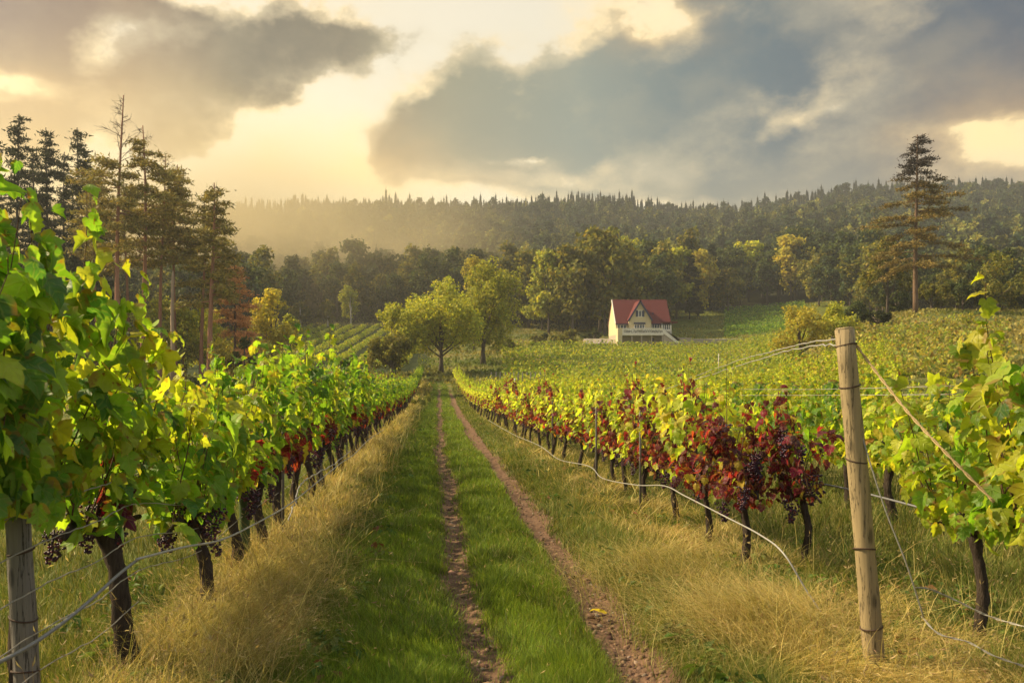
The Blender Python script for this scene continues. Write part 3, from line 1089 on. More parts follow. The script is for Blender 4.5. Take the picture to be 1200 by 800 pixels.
def spline(P, per=8):
    P = np.array(P, float)
    n = len(P)
    Q = np.vstack([2 * P[0] - P[1], P, 2 * P[-1] - P[-2]])
    out = []
    for i in range(n - 1):
        p0, p1, p2, p3 = Q[i:i + 4]
        for t in np.linspace(0, 1, per, endpoint=False):
            out.append(0.5 * ((2 * p1) + (-p0 + p2) * t + (2 * p0 - 5 * p1 + 4 * p2 - p3) * t ** 2 + (-p0 + 3 * p1 - 3 * p2 + p3) * t ** 3))
    out.append(P[-1])
    return np.array(out)


def wire(name, mat, pts, r, label, cat='wire', group=None, kink=0.0, twist=False, seed=1):
    S = spline(pts, 10)
    rg = np.random.default_rng(seed)
    if kink:
        S = S + rg.normal(0, kink, S.shape)
    o0 = S[0].copy()
    mb = MB()
    if twist:
        d = norm(np.gradient(S, axis=0))
        sdv = norm(np.cross(d, [0, 0, 1.0]))
        up = np.cross(sdv, d)
        L = np.concatenate([[0], np.cumsum(np.linalg.norm(np.diff(S, axis=0), axis=1))])
        fine = np.linspace(0, L[-1], max(20, int(L[-1] / 0.02)))
        S2 = np.c_[[np.interp(fine, L, S[:, i]) for i in range(3)]].T
        A = np.c_[[np.interp(fine, L, sdv[:, i]) for i in range(3)]].T
        B = np.c_[[np.interp(fine, L, up[:, i]) for i in range(3)]].T
        for ph in (0, np.pi):
            w = fine * 40 + ph
            mb.tube(S2 - o0 + r * (np.cos(w)[:, None] * A + np.sin(w)[:, None] * B), r * 0.9, 5)
    else:
        mb.tube(S - o0, r, 7)
    o = mb.build(name, mat)
    o.location = o0
    return tag(o, label, cat, group)


def along(px_py, X):
    """points on the vertical plane x = X(Z) seen at these photo pixels"""
    out = []
    for px, py in px_py:
        Xv = X
        Z = Xv * F / (px - VX)
        if Xv > 0 and Z > 13:
            for _ in range(6):
                Xv = right_x(Z) - 0.32
                Z = Xv * F / (px - VX)
        p = at(px, py, Z)
        p[2] = max(p[2], float(G(p[0], p[1])) + 0.06)
        out.append(p)
    return out


wire('irrigation_hose', M_HOSE, along([(160, 655), (215, 641), (260, 632), (300, 613), (340, 590), (375, 562), (400, 542), (415, 532), (432, 515), (450, 503)], -1.5), 0.007, 'pale grey hose sagging along the left vine row above the grass', 'hose')
wire('irrigation_hose', M_DHOSE, along([(162, 655), (140, 672), (100, 708), (55, 743), (10, 770), (-60, 800)], -1.52), 0.008, 'dark hose running from the thick leaning trunk down to the left edge', 'hose')
wire('trellis_wire', M_HOSE, along([(338, 610), (345, 590), (352, 568), (368, 556), (392, 543), (410, 528)], -1.62), 0.008, 'pale kinked wire branching from the hose beside the left row', 'wire', kink=.006)
LW = 'thin trellis wires strung from the grey post'
lab_l = ['topmost thin wire on the grey post, running under the leaves', 'second thin wire from the top of the grey post', 'middle thin wire on the grey post, passing the leaning trunk', 'fourth thin wire down the grey post, slack above the grass', 'lowest thin wire on the grey post, close to the grass']
for k, (zz, lab) in enumerate(zip((1.17, 1.00, .80, .60, .42), lab_l)):
    P = [(-1.86, 2.0, zz - .12 - .03 * k), (-1.85, 2.9, zz - .07), (-1.83, 3.84, zz), (-1.80, 4.5, zz + .015 - .01 * k), (-1.78, 5.05, zz + .02), (-1.70, 6.1, zz * .85 + .02), (-1.74, 7.6, zz * .8 + .06), (-1.8, 10, zz * .8), (-1.8, 14, zz * .8)]
    if k in (0, 4):
        P = P[:5]
    wire('trellis_wire', M_WIRE, P, 0.0032, lab, 'wire', LW, kink=.002, seed=k)
# right row
wire('irrigation_hose', M_HOSE, along([(572, 492), (600, 508), (632, 522), (655, 538), (690, 546), (706, 560), (745, 568), (778, 569), (803, 581), (850, 605), (890, 626), (918, 648)], 2.48) + [np.array([2.60, 6.0, .25]), np.array([2.72, 5.86, .03])], 0.0062, 'pale grey hose looping along the foot of the right vine row', 'hose')
RW = 'thin trellis wires strung from the peeled post'
top = at(990, 397, 4.93)
wire('trellis_wire', M_HOSE, [top, at(945, 402, 6.5), at(900, 413, 9), at(860, 424, 13), at(800, 446, 22)], 0.005, 'upper pale wire running back from the peeled post over the yellow vines', 'wire', RW, kink=.004)
wire('trellis_wire', M_HOSE, [top + np.array([0, 0, -.03]), at(935, 408, 6), at(880, 424, 8.5), at(830, 440, 12), at(760, 462, 20)], 0.0045, 'lower pale wire running back from the peeled post over the yellow vines', 'wire', RW, kink=.004, seed=4)
for k, (y1, y2, lab) in enumerate([(456, 452, 'upper thin wire crossing behind the peeled post above the second vine row'), (463, 462, 'lower thin wire crossing behind the peeled post above the second vine row')]):
    wire('trellis_wire', M_WIRE, [at(868, y1, 11), at(960, y1, 9), at(1120, y2, 7.5)], 0.003, lab, 'wire', RW, seed=k)
wire('trellis_wire', M_DHOSE, [at(930, 561, 8.2), at(985, 571, 7.4), at(1050, 587, 6.6), at(1120, 607, 6), at(1215, 640, 5.2)], 0.008, 'dark cable passing behind the peeled post towards the right edge', 'cable')
wire('brace_twine', M_ROPE, [at(1000, 400, 4.93), at(1030, 440, 4.8), at(1065, 484, 4.6), at(1110, 532, 4.4), at(1165, 588, 4.25)], 0.0048, 'straw coloured twisted twine sloping from the post top to the right vine', 'twine', twist=True)
wire('guy_wire', M_WIRE, [at(1006, 498, 4.9), at(1035, 590, 4.8), at(1062, 660, 4.72), at(1082, 722, 4.7)], 0.0042, 'thin straight guy wire from the middle of the post to the ground', 'wire')
wire('barbed_wire', M_WIRE, [at(1074, 688, 4.705), at(1090, 690, 4.72), at(1120, 703, 4.7), at(1160, 722, 4.6), at(1215, 738, 4.4)], 0.0032, 'upper of two twisted wires low in the grass at the right corner', 'wire', 'twisted wires at the right corner', twist=True)
wire('barbed_wire', M_WIRE, [at(1080, 722, 4.7), at(1100, 742, 4.6), at(1135, 752, 4.5), at(1165, 768, 4.4), at(1215, 785, 4.3)], 0.0032, 'lower of two twisted wires low in the grass at the right corner', 'wire', 'twisted wires at the right corner', twist=True)

# ------------------------------------------------------------------ house
HZ = 150.0
hx = lambda px, Z=HZ: (px - VX) * Z / F
hz = lambda py, Z=HZ: EYE + (VY - py) * Z / F
house = empty('country_house', (hx(753), HZ, hz(404.8)), 0, 'cream country house with red tiled roof, front gable and white balcony', 'house')
O = np.array([hx(753), HZ, hz(404.8)])


def hb(name, mat, boxes, parent=house, smooth=False):
    mb = MB()
    for (x0, x1, y0, y1, z0, z1) in boxes:
        mb.box(x0 - O[0], x1 - O[0], y0 - O[1], y1 - O[1], z0 - O[2], z1 - O[2])
    return mb.build(name, mat, parent, smooth)


XL, XR = hx(721.8), hx(773.5)
ZG, ZF, ZE, ZR = hz(404.8), hz(392.2), hz(377.6), hz(351, 153.2)
mb = MB()
# body with side gables
poly = [(HZ, ZF), (HZ, ZE), (153.2, ZR - .25), (156.4, ZE), (156.4, ZF)]
mb.prism([(a - O[1], b - O[2]) for a, b in poly], 'x', XL - O[0], XR - O[0])
# front gable wall
gp = [(hx(736), ZF), (hx(762), ZF), (hx(762), hz(375)), (hx(748.8), hz(354)), (hx(736), hz(375))]
mb.prism([(a - O[0], b - O[2]) for a, b in gp], 'y', 149.30 - O[1], 149.997 - O[1])
mb.build('wall', M_WALL, house, False)
hb('basement', M_BASE, [(XL + .01, XR + .3, 150.06, 156.3, ZG - 1.5, ZF - .004)])
hb('corner_pier', M_WALL, [(XL - .02, hx(726.8), 148.3, 150.05, ZG - 1.5, hz(385))])


def slab(mb, a, b, c, d, th):
    """roof slab from four corners (top face), thickness th downwards"""
    P = np.array([a, b, c, d], float) - O
    n = norm(np.cross(P[1] - P[0], P[3] - P[0]))
    if n[2] < 0:
        n = -n
    Q = P - n * th
    mb.add(np.vstack([P, Q]), q=[(0, 1, 2, 3), (7, 6, 5, 4), (0, 4, 5, 1), (1, 5, 6, 2), (2, 6, 7, 3), (3, 7, 4, 0)])


rf = MB()
x0, x1 = XL - .12, hx(785.5)
yf, zf = 149.45, ZE - .25
slab(rf, (x0, yf, zf), (x1, yf, zf), (hx(780.8, 153.2), 153.2, ZR), (hx(717.3, 153.2), 153.2, ZR), .16)
slab(rf, (hx(717.3, 153.2), 153.204, ZR), (hx(780.8, 153.2), 153.204, ZR), (x1, 156.95, zf), (x0, 156.95, zf), .16)
ap = (hx(748.7), hz(352))
gl, gr_ = (hx(734.3), hz(375.8)), (hx(763.4), hz(375.8))
slab(rf, (gl[0], 148.95, gl[1]), (ap[0], 148.95, ap[1]), (ap[0], 153.1, ap[1]), (gl[0], 153.1, gl[1]), .14)
slab(rf, (ap[0] + .002, 148.95, ap[1]), (gr_[0], 148.95, gr_[1]), (gr_[0], 153.1, gr_[1]), (ap[0] + .002, 153.1, ap[1]), .14)
roof = rf.build('roof', M_ROOF, house, False)
hb('roof_vent', M_TRIM, [(hx(764.0, 151.2), hx(765.3, 151.2), 150.9, 151.3, hz(368.2, 151), hz(366.2, 151))], roof)
# blue barge boards on the gable and pale board on the left verge
bb = MB()
for (p, q_) in ((gl, ap), (ap, gr_)):
    p, q_ = np.array(p), np.array(q_)
    d = (q_ - p) / np.linalg.norm(q_ - p)
    nrm_ = np.array([-d[1], d[0]])
    if nrm_[1] < 0:
        nrm_ = -nrm_
    pl = [p + nrm_ * .02, q_ + nrm_ * .02, q_ - nrm_ * .26, p - nrm_ * .26]
    bb.prism([(a - O[0], b - O[2]) for a, b in pl], 'y', 148.87 - O[1], 148.946 - O[1])
bb.build('barge_board', M_TRIM, house, False)
vb = MB()
slab(vb, (x0 - .10, yf, zf + .03), (x0 - .002, yf, zf + .03), (hx(717.3, 153.2) - .002, 153.2, ZR + .03), (hx(717.3, 153.2) - .1, 153.2, ZR + .03), .3)
vb.build('verge_board', M_WHITE, house, False)
hb('gutter', M_TRIM, [(XL - .1, hx(735), 149.36, 149.44, zf - .22, zf - .06), (hx(763), hx(786), 149.36, 149.44, zf - .22, zf - .06)])
hb('porch_roof', M_ROOF, [(hx(774), hx(792.5), 149.0, 152.5, hz(378.6), hz(377.2))])


def window(px0, px1, py0, py1, Zw, mull=1, bar=0, frame=M_WHITE, name='window'):
    xa, xb, za, zb_ = hx(px0), hx(px1), hz(py1), hz(py0)
    t = .11
    bx = [(xa, xa + t, Zw - .07, Zw - .004, za, zb_), (xb - t, xb, Zw - .07, Zw - .004, za, zb_),
          (xa + t, xb - t, Zw - .07, Zw - .004, zb_ - t, zb_), (xa + t, xb - t, Zw - .07, Zw - .004, za, za + t)]
    for k in range(mull):
        xm = xa + (xb - xa) * (k + 1) / (mull + 1)
        bx.append((xm - .05, xm + .05, Zw - .066, Zw - .006, za + t, zb_ - t))
    w = hb(name, frame, bx)
    hb('pane', M_GLASS, [(xa + t, xb - t, Zw - .035, Zw - .008, za + t, zb_ - t)], w)
    return w


window(744.0, 753.8, 363.8, 371.8, 149.30, 2)
for a, b in ((744.0, 746.1), (751.7, 753.8)):
    hb('shutter', M_TRIM, [(hx(a), hx(b), 149.18, 149.226, hz(371.5), hz(364.0))])
w = window(742.0, 754.4, 380, 391, 149.30, 3)
hb('window_awning', M_TRIM, [(hx(741.6), hx(754.8), 149.0, 149.22, hz(380.2), hz(378.2))], w)
window(723.0, 734.2, 380, 389, 150.0, 2)
window(763.6, 773.0, 379.6, 389, 150.0, 2)
# glazed porch at the right
hb('porch', M_WHITE, [(hx(774.2), hx(775.2), 149.4, 149.55, ZF - .6, hz(378.8)), (hx(784.8), hx(785.8), 149.4, 149.55, ZF - .6, hz(378.8)), (hx(775.2), hx(784.8), 149.42, 149.53, hz(388.4), hz(386.8)), (hx(775.2), hx(784.8), 149.6, 152.4, ZG - 1, hz(388.5))])
window(775.3, 784.7, 379.6, 386.7, 149.55, 3)
# balcony
hb('balcony_floor', M_WHITE, [(hx(726.9), hx(774.5), 148.3, 149.99, ZF - .2, ZF - .006)])
band = hb('balcony_parapet', M_WHITE, [(hx(726.9), hx(774.5), 148.24, 148.34, ZF - .15, hz(385.6)), (hx(726.9), hx(774.5), 148.18, 148.40, hz(385.6) + .003, hz(385.0))])
rgm = np.random.default_rng(5)
marks = MB()
xm = 728.6
for wlen in (6, 1, 13, 1, 10):
    for k in range(wlen):
        zlo, zhi = hz(390.4) + .0, hz(387.4)
        wv = .07
        xa = hx(xm)
        marks.box(xa - O[0], xa + wv - O[0], 148.215 - O[1], 148.237 - O[1], zlo - O[2], zhi - O[2])
        h2 = rgm.choice([0.0, 0.5, 1.0])
        zc = zlo + (zhi - zlo) * h2 * .86
        marks.box(xa + wv - O[0], xa + .27 - O[0], 148.217 - O[1], 148.236 - O[1], zc - O[2], zc + .07 - O[2])
        if rgm.random() < .6:
            marks.box(xa + .22 - O[0], xa + .28 - O[0], 148.214 - O[1], 148.235 - O[1], zlo + .08 - O[2], zhi - .08 - O[2])
        xm += 2.55 * .5 if wlen == 1 else 1.27
    xm += 1.15
marks.build('parapet_lettering', solid('faded_lettering', (0.10, 0.095, 0.09), .8, 5, .1, 0), band, False)
for px in (738.2, 749.4, 761.0, 773.6):
    hb('balcony_post', M_BASE, [(hx(px) - .1, hx(px) + .1, 148.4, 148.6, ZG - 1.5, ZF - .2)])
hb('basement_door', M_TRIM, [(hx(764), hx(766.2), 149.98, 150.058, ZG - .2, hz(396))])
# stairs with solid side, and the low terrace wall
stp = MB()
for k in range(9):
    u = k / 9
    xa, xb = hx(774.6) + u * 2.3, hx(774.6) + (u + 1 / 9) * 2.3
    zt = ZF - u * 1.5
    stp.box(xa - O[0], xb - O[0], 148.4 - O[1], 149.3 - O[1], ZG - 1.2 - O[2], zt - O[2])
stairs = stp.build('stairs', M_BASE, house, False)
rl = MB()
pp = [(hx(774.6), hz(386.0)), (hx(776), hz(386.0)), (hx(790.5), hz(399.6)), (hx(797), hz(400.6)), (hx(797), hz(402.2)), (hx(789.5), hz(402.4)), (hx(774.6), hz(391.5))]
rl.prism([(a - O[0], b - O[2]) for a, b in pp], 'y', 148.24 - O[1], 148.385 - O[1])
rl.build('stair_parapet', M_WHITE, stairs, False)
tag(MB().box(hx(787), hx(809), 149.4, 149.8, hz(406), hz(396.4)).box(hx(786.8), hx(809.2), 149.35, 149.85, hz(396.4) + .002, hz(395.8)).build('terrace_wall', M_BASE, None, False), 'low grey terrace wall running right from the house stairs', 'wall')
# low shed on the left
shed = empty('low_shed', (hx(701), 151, hz(405)), 0, 'long low shed with pale grey roof left of the house', 'shed')
sm = MB().box(hx(687) - hx(701), hx(716) - hx(701), -1.2, 1.5, -1, .35)
sm.build('wall', M_BASE, shed, False)
sr = MB().prism([(-1.6, .32), (-1.5, .42), (.2, 1.30), (1.8, .45), (1.8, .32)], 'x', hx(685.6) - hx(701), hx(716.4) - hx(701))
sr.build('roof', M_SHED, shed, False)
MB().box(.55, .85, -1.27, -1.18, .40, .95).box(.4, .98, -1.32, -1.22, .95, 1.02).build('roof_hatch', M_TRIM, shed, False)
# retaining wall of the terrace field, right of the house
tag(MB().prism([(0, -1), (0, .55), (.4, .6), (.4, -1)], 'x', 0, 17).build('retaining_wall', M_BASE, None, False), 'long low stone retaining wall below the field right of the house', 'wall').location = (hx(812, 152), 152, hz(397.5, 152) - .5)

# ------------------------------------------------------------------ trees
def leafy(rg, hgt, width, trunk_h, n, size, pal, lobes=14, trunk_r=.18, tcol=(.09, .07, .055), lean=0.0, flat=1.0, bottom=None, limbs=7, sub=9):
    """returns (trunk MB, crown MB) of a broadleaf tree, base at the origin"""
    tb, cb = MB(), MB()
    cz = trunk_h + (hgt - trunk_h) * 0.5
    rz_, rx_ = (hgt - trunk_h) * 0.5, width * 0.5
    d = norm(rg.normal(size=(lobes, 3)))
    rad = rg.uniform(.35, .78, lobes)[:, None]
    d[:, 2] = d[:, 2] * 1.1
    C = d * rad * np.array([rx_, rx_, rz_]) + np.array([lean, 0, cz])
    C[0] = (lean, 0, hgt - rz_ * .42)
    taper = 1 - 0.45 * np.clip((C[:, 2] - cz) / rz_, 0, 1)
    C[:, :2] = (C[:, :2] - [lean, 0]) * taper[:, None] + [lean, 0]
    LR = rg.uniform(.26, .42, lobes) * min(rx_, rz_ * 1.1) * (0.75 + 0.25 * taper)
    s = np.linspace(0, 1, 9)
    ph = rg.random() * 6
    top = np.array([lean, 0, hgt - rz_ * 0.55])
    tp = np.outer(s, top) + np.c_[width * .02 * np.sin(s * 5 + ph) * s, width * .02 * np.cos(s * 4 + ph) * s, 0 * s]
    tp[0, 2] = -.3
    tb.tube(tp, trunk_r * (1.0 - .85 * s) * (1 + .5 * np.exp(-s * 18)), 8, c=tcol, rough=.1, rg=rg)
    for i in range(min(limbs, lobes)):
        z0 = trunk_h * .75 + (C[i, 2] - trunk_h * .75) * .35
        z0 = np.clip(z0, trunk_h * .6, top[2] * .92)
        k = z0 / top[2]
        a = top * k
        u = np.linspace(0, 1, 6)
        pts = a + np.outer(u, C[i] - a) + np.outer(np.sin(u * 3.14), rg.normal(0, width * .03, 3))
        tb.tube(pts, trunk_r * .45 * (1 - .8 * u) + .012, 5, c=tcol, cap=False)
    # sub-clumps on each lobe, leaves on each clump
    sd = norm(rg.normal(size=(lobes, sub, 3)) + np.array([0, 0, .25]))
    SC = C[:, None, :] + sd * LR[:, None, None] * rg.uniform(.55, 1.0, (lobes, sub, 1))
    SR = np.repeat(LR[:, None], sub, 1) * rg.uniform(.32, .62, (lobes, sub))
    SC, SR = SC.reshape(-1, 3), SR.ravel()
    w = SR ** 2
    pickc = rg.choice(len(SC), n, p=w / w.sum())
    dirs = norm(rg.normal(size=(n, 3)) + np.array([0, 0, .2]))
    rr = rg.uniform(.45, 1.08, n) ** .7
    P = SC[pickc] + dirs * (SR[pickc] * rr)[:, None]
    lim = trunk_h * .8 if bottom is None else bottom
    keep = P[:, 2] > lim + rg.random(n) * .1 * hgt
    P, dirs, pickc = P[keep], dirs[keep], pickc[keep]
    m = len(P)
    tint = (0.8 + 0.4 * rg.random(len(SC)))[pickc][:, None]
    cols = pick(rg, m, *pal, jit=.3) * tint
    scatter(cb, CV, CT, P, dirs * .8 + rg.normal(0, .5, (m, 3)) + [0, 0, .3], rg.normal(0, .6, (m, 3)) + [0, 0, -.5] + dirs * .4, size * rg.uniform(.6, 1.3, m), cols)
    return tb, cb


TP = {
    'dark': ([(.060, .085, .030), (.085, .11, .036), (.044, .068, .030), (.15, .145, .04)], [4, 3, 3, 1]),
    'olive': ([(.15, .16, .035), (.20, .19, .04), (.11, .125, .03), (.26, .22, .045)], [4, 3, 3, 1.5]),
    'gold': ([(.40, .36, .06), (.46, .40, .07), (.31, .30, .055), (.48, .38, .07)], [4, 3, 3, 1]),
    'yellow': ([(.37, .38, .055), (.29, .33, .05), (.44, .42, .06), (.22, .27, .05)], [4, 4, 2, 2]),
    'rust': ([(.60, .30, .12), (.70, .38, .14), (.46, .22, .09)], [4, 3, 3]),
    'pine': ([(.26, .225, .055), (.34, .28, .07), (.17, .155, .045), (.40, .30, .075)], [4, 3, 3, 1.5]),
    'spruce': ([(.025, .036, .016), (.036, .048, .018), (.05, .058, .02)], [4, 3, 1]),
    'larch': ([(.19, .15, .045), (.26, .19, .055), (.12, .105, .035), (.32, .22, .06)], [4, 3, 3, 1.5]),
}


def tree(name, x, y, label, group, seed, **kw):
    rg = np.random.default_rng(seed)
    root = empty(name, (x, y, float(H(x, y))), 0, label, 'tree', group)
    tb, cb = leafy(rg, **kw)
    tb.build('trunk', M_BARK, root)
    cb.build('crown', M_TREE, root)
    return reg(root)


def tree_px(name, px, Z, ptop, label, group=None, seed=1, width_px=60, trunk=.25, n=4000, size=.32, pal='olive', sink=0.0, **kw):
    x = (px - VX) * Z / F
    zb_ = float(H(x, Z))
    hgt = EYE + (VY - ptop) * Z / F - zb_ - .2
    rgs = dict(hgt=hgt, width=1.25 * width_px * Z / F, trunk_h=hgt * trunk, n=n, size=size, pal=TP[pal])
    rgs.update(kw)
    return tree(name, x, Z, label, group, seed, **rgs)


# middle trees at the end of the track
tree_px('broadleaf_tree', 517, 104, 314, 'olive green tree at the end of the track, left of the taller twin', None, 11, 82, .08, 14000, .29, 'yellow', bottom=.3, limbs=12, lobes=22, trunk_r=.26)
tree_px('broadleaf_tree', 566, 116, 298, 'tall golden green tree beside the end of the track, its dark trunk on the grass', None, 12, 80, .08, 15000, .30, 'yellow', bottom=.6, limbs=12, lobes=24, trunk_r=.30)
tree_px('broadleaf_tree', 462, 100, 342, 'slim yellow green tree with ragged top left of the track end', None, 13, 60, .08, 6000, .28, 'yellow', bottom=.8, lobes=14)
tree_px('round_bush', 460, 92, 390, 'round olive bush on a short stem left of the track end', None, 14, 66, .08, 6500, .24, 'olive', bottom=.3, lobes=14)
tree_px('round_bush', 407, 88, 416, 'small dark round tree above the pale stakes', None, 15, 26, .35, 1500, .20, 'dark', lobes=8)
tree_px('broadleaf_tree', 556, 140, 286, 'narrow tree topping the twin trees from behind at the track end', None, 16, 48, .1, 4200, .36, 'gold', lobes=10)
# yellow and rust trees by the pine stand
tree_px('broadleaf_tree', 316, 92, 326, 'bright golden tree right of the rust coloured conifer', None, 17, 58, .1, 4500, .28, 'gold', lobes=14, bottom=.3)
tree_px('broadleaf_tree', 338, 104, 356, 'small yellow tree between the golden tree and the striped vineyard', None, 18, 26, .1, 2600, .28, 'yellow', bottom=.3, lobes=10)
tree_px('broadleaf_tree', 246, 95, 352, 'low yellowish tree half hidden behind the right pines', None, 19, 62, .1, 3200, .28, 'gold', bottom=.3)
for k, (px, top) in enumerate([(286, 385), (262, 392), (318, 392)]):
    tree_px('undergrowth_bush', px, 70, top, ['dark bush at the foot of the golden tree', 'low golden bush under the rust coloured conifer', 'broad yellow bush before the golden tree'][k], None, 40 + k, 34, .05, 1600, .2, ['dark', 'gold', 'yellow'][k], bottom=.1, lobes=8, limbs=4)
# dark understorey inside the pine stand
for k, (px, Z, top, w) in enumerate([(112, 82, 322, 60), (165, 86, 350, 64), (214, 84, 352, 60), (60, 84, 285, 90), (10, 82, 262, 90), (130, 72, 380, 60), (190, 88, 340, 70), (235, 86, 350, 60)]):
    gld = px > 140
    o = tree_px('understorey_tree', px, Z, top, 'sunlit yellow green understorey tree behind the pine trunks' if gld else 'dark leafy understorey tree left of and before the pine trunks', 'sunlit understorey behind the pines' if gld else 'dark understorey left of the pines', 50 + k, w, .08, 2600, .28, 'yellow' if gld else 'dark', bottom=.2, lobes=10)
# bushes at right
tree_px('round_bush', 938, 84, 352, 'left half of the pair of golden bushes left of the peeled post', None, 61, 50, .06, 3600, .22, 'gold', bottom=.1, lobes=14)
tree_px('round_bush', 976, 86, 352, 'right one of the pair of golden bushes, just above the post top', None, 62, 50, .06, 3600, .22, 'yellow', bottom=.1, lobes=14)
tree_px('dark_hedge', 1030, 92, 361, 'dark low hedge between the golden bushes and the lone conifer', None, 63, 52, .03, 2200, .22, 'spruce', bottom=.05)
tree_px('round_bush', 668, 148, 383, 'round green bush in the field left of the low shed', None, 64, 27, .06, 1500, .28, 'olive', bottom=.1, lobes=9)
tree_px('hedge', 697, 158, 385, 'clipped green hedge behind the low shed', None, 65, 30, .03, 1500, .3, 'dark', bottom=.05, lobes=9)
tree_px('hedge', 628, 150, 392, 'low hedge in the field right of the twin trees', None, 66, 32, .03, 1200, .28, 'olive', bottom=.05, lobes=8)
for k, (px, Z, top_, w, pal_) in enumerate([(1004, 112, 352, 40, 'dark'), (1052, 114, 340, 52, 'dark'), (1092, 108, 330, 56, 'olive'), (1128, 106, 322, 60, 'dark'), (1165, 104, 300, 66, 'olive'), (1205, 104, 308, 66, 'dark'), (1240, 106, 300, 60, 'dark')]):
    tree_px('edge_bush', px, Z, top_, 'leafy bush at the forest edge right of the lone conifer' if px > 1073 else 'dark leafy bush at the forest edge left of the lone conifer', 'bushes at the forest edge by the lone conifer', 640 + k, w, .04, 3200, .28, pal_, bottom=.1, lobes=11, limbs=4)
for k, (px, Z, top_, w, pal_) in enumerate([(540, 150, 392, 26, 'yellow'), (596, 135, 396, 26, 'olive'), (640, 156, 389, 30, 'dark'), (655, 150, 393, 18, 'olive')]):
    tree_px('meadow_bush', px, Z, top_, ['yellow bush on the meadow between the twin trunks', 'small olive bush right of the twin trees', 'dark bush between the twin trees and the round bush', 'smallest green bush next to the round bush'][k], None, 660 + k, w, .04, 1300, .26, pal_, bottom=.1, lobes=8, limbs=3)
# birches with pale trunks at the forest edge
for k, (px, top, w) in enumerate([(411, 336, 34), (384, 350, 26), (352, 352, 26)]):
    tree_px('birch_tree', px, 200, top, ['yellow crowned birch with white trunk above the striped vineyard', 'thin birch with pale trunk left of the yellow birch', 'leftmost pale trunked birch above the striped vineyard'][k], None, 70 + k, w, .22, 2200, .45, ['yellow', 'olive', 'olive'][k], trunk_r=.20, tcol=(.50, .46, .38), limbs=4, lobes=8)


# conifers -----------------------------------------------------------------
def pine(rg, hgt, width, crown_from, nb=46, pal='pine', tcol=(.16, .075, .045), tuft=.42, dead_top=0.0, layer=0.55, tr=.20, tip=.6, dens=1.0, bend=.4, darktop=0.0):
    tb, cb = MB(), MB()
    s = np.linspace(0, 1, 14)
    ph = rg.random() * 6
    bx = bend * np.sin(s * 3.2 + ph) * s
    by = bend * np.cos(s * 2.6 + ph) * s
    tp = np.c_[bx, by, s * hgt]
    tp[0, 2] = -.4
    tb.tube(tp, tr * (1 - .88 * s) + .015, 8, c=tcol, rough=.08, rg=rg)
    P, Nn, T, S = [], [], [], []
    for i in range(nb):
        u = crown_from + (0.985 - crown_from) * (i + rg.random()) / nb
        dead = u > 1 - dead_top
        prof = (1 - (u - crown_from) / (1 - crown_from)) ** .75 * (1 - tip) + tip * np.sin(min(1, (1 - u) / (1 - crown_from) * 1.25) * 1.57)
        L = width * .5 * prof * rg.uniform(.45, 1.1) + .25
        if dead:
            L *= .75
        a = rg.random() * 6.28
        base = np.array([np.interp(u, s, bx), np.interp(u, s, by), u * hgt])
        t = np.linspace(0, 1, 6)
        rise = rg.uniform(-.12, .22)
        drp = np.c_[np.cos(a) * t * L, np.sin(a) * t * L, L * (rise * t - .16 * t * t + (.5 * t if dead else 0))]
        drp[:, :2] += np.outer(t * t, rg.normal(0, .12 * L, 2))
        pts = base + drp
        tb.tube(pts, .016 + .045 * (1 - t) * tr / .2 * (1.1 - u), 4, c=tcol if not dead else (.10, .07, .06), cap=False)
        if dead:
            for q in range(9):
                k = rg.uniform(.25, .95)
                b0 = pts[0] + (pts[-1] - pts[0]) * k
                e = b0 + rg.normal(0, .3, 3) + (pts[-1] - pts[0]) * .2
                tb.tube([b0, e], [.014, .008], 3, c=(.10, .07, .06), cap=False)
            continue
        if L < .5:
            k = 3
        else:
            k = int(3 + 5 * L * dens)
        v = rg.uniform(.35, 1.05, k)
        cp = base + np.c_[[np.interp(v, t, drp[:, j]) for j in range(3)]].T + np.c_[rg.normal(0, .16 * L * layer + .05, (k, 2)), rg.normal(.03, .06, k)]
        m = 15
        cpn = np.repeat(cp, m, 0) + rg.normal(0, .22, (k * m, 3)) * [1.5, 1.5, .38]
        P.append(cpn)
        dd = norm(rg.normal(size=(k * m, 3)) * [1, 1, .45] + [np.cos(a) * .4, np.sin(a) * .4, .35])
        T.append(dd)
        Nn.append(rg.normal(size=(k * m, 3)) + [0, 0, .8])
        S.append(tuft * rg.uniform(.6, 1.2, k * m))
    P, Nn, T, S = map(np.concatenate, (P, Nn, T, S))
    cols = pick(rg, len(P), *TP[pal], jit=.35)
    if darktop:
        q = np.clip((P[:, 2] / hgt - darktop) / .08, 0, 1)[:, None]
        cols = cols * (1 - q) + np.array([.045, .036, .034]) * q
    scatter(cb, NV * [2.0, 1, 1], NT, P, Nn, T, S, cols)
    return tb, cb


def conifer_at(name, px, Z, ptop, label, group=None, seed=1, width_px=60, cat='tree', **kw):
    x = (px - VX) * Z / F
    zb_ = float(H(x, Z))
    hgt = EYE + (VY - ptop) * Z / F - zb_
    rg = np.random.default_rng(seed)
    root = empty(name, (x, Z, zb_), 0, label, cat, group)
    tb, cb = pine(rg, hgt, width_px * Z / F, **kw)
    tb.build('trunk', M_BARK, root)
    cb.build('crown', M_NEEDLE, root)
    return root


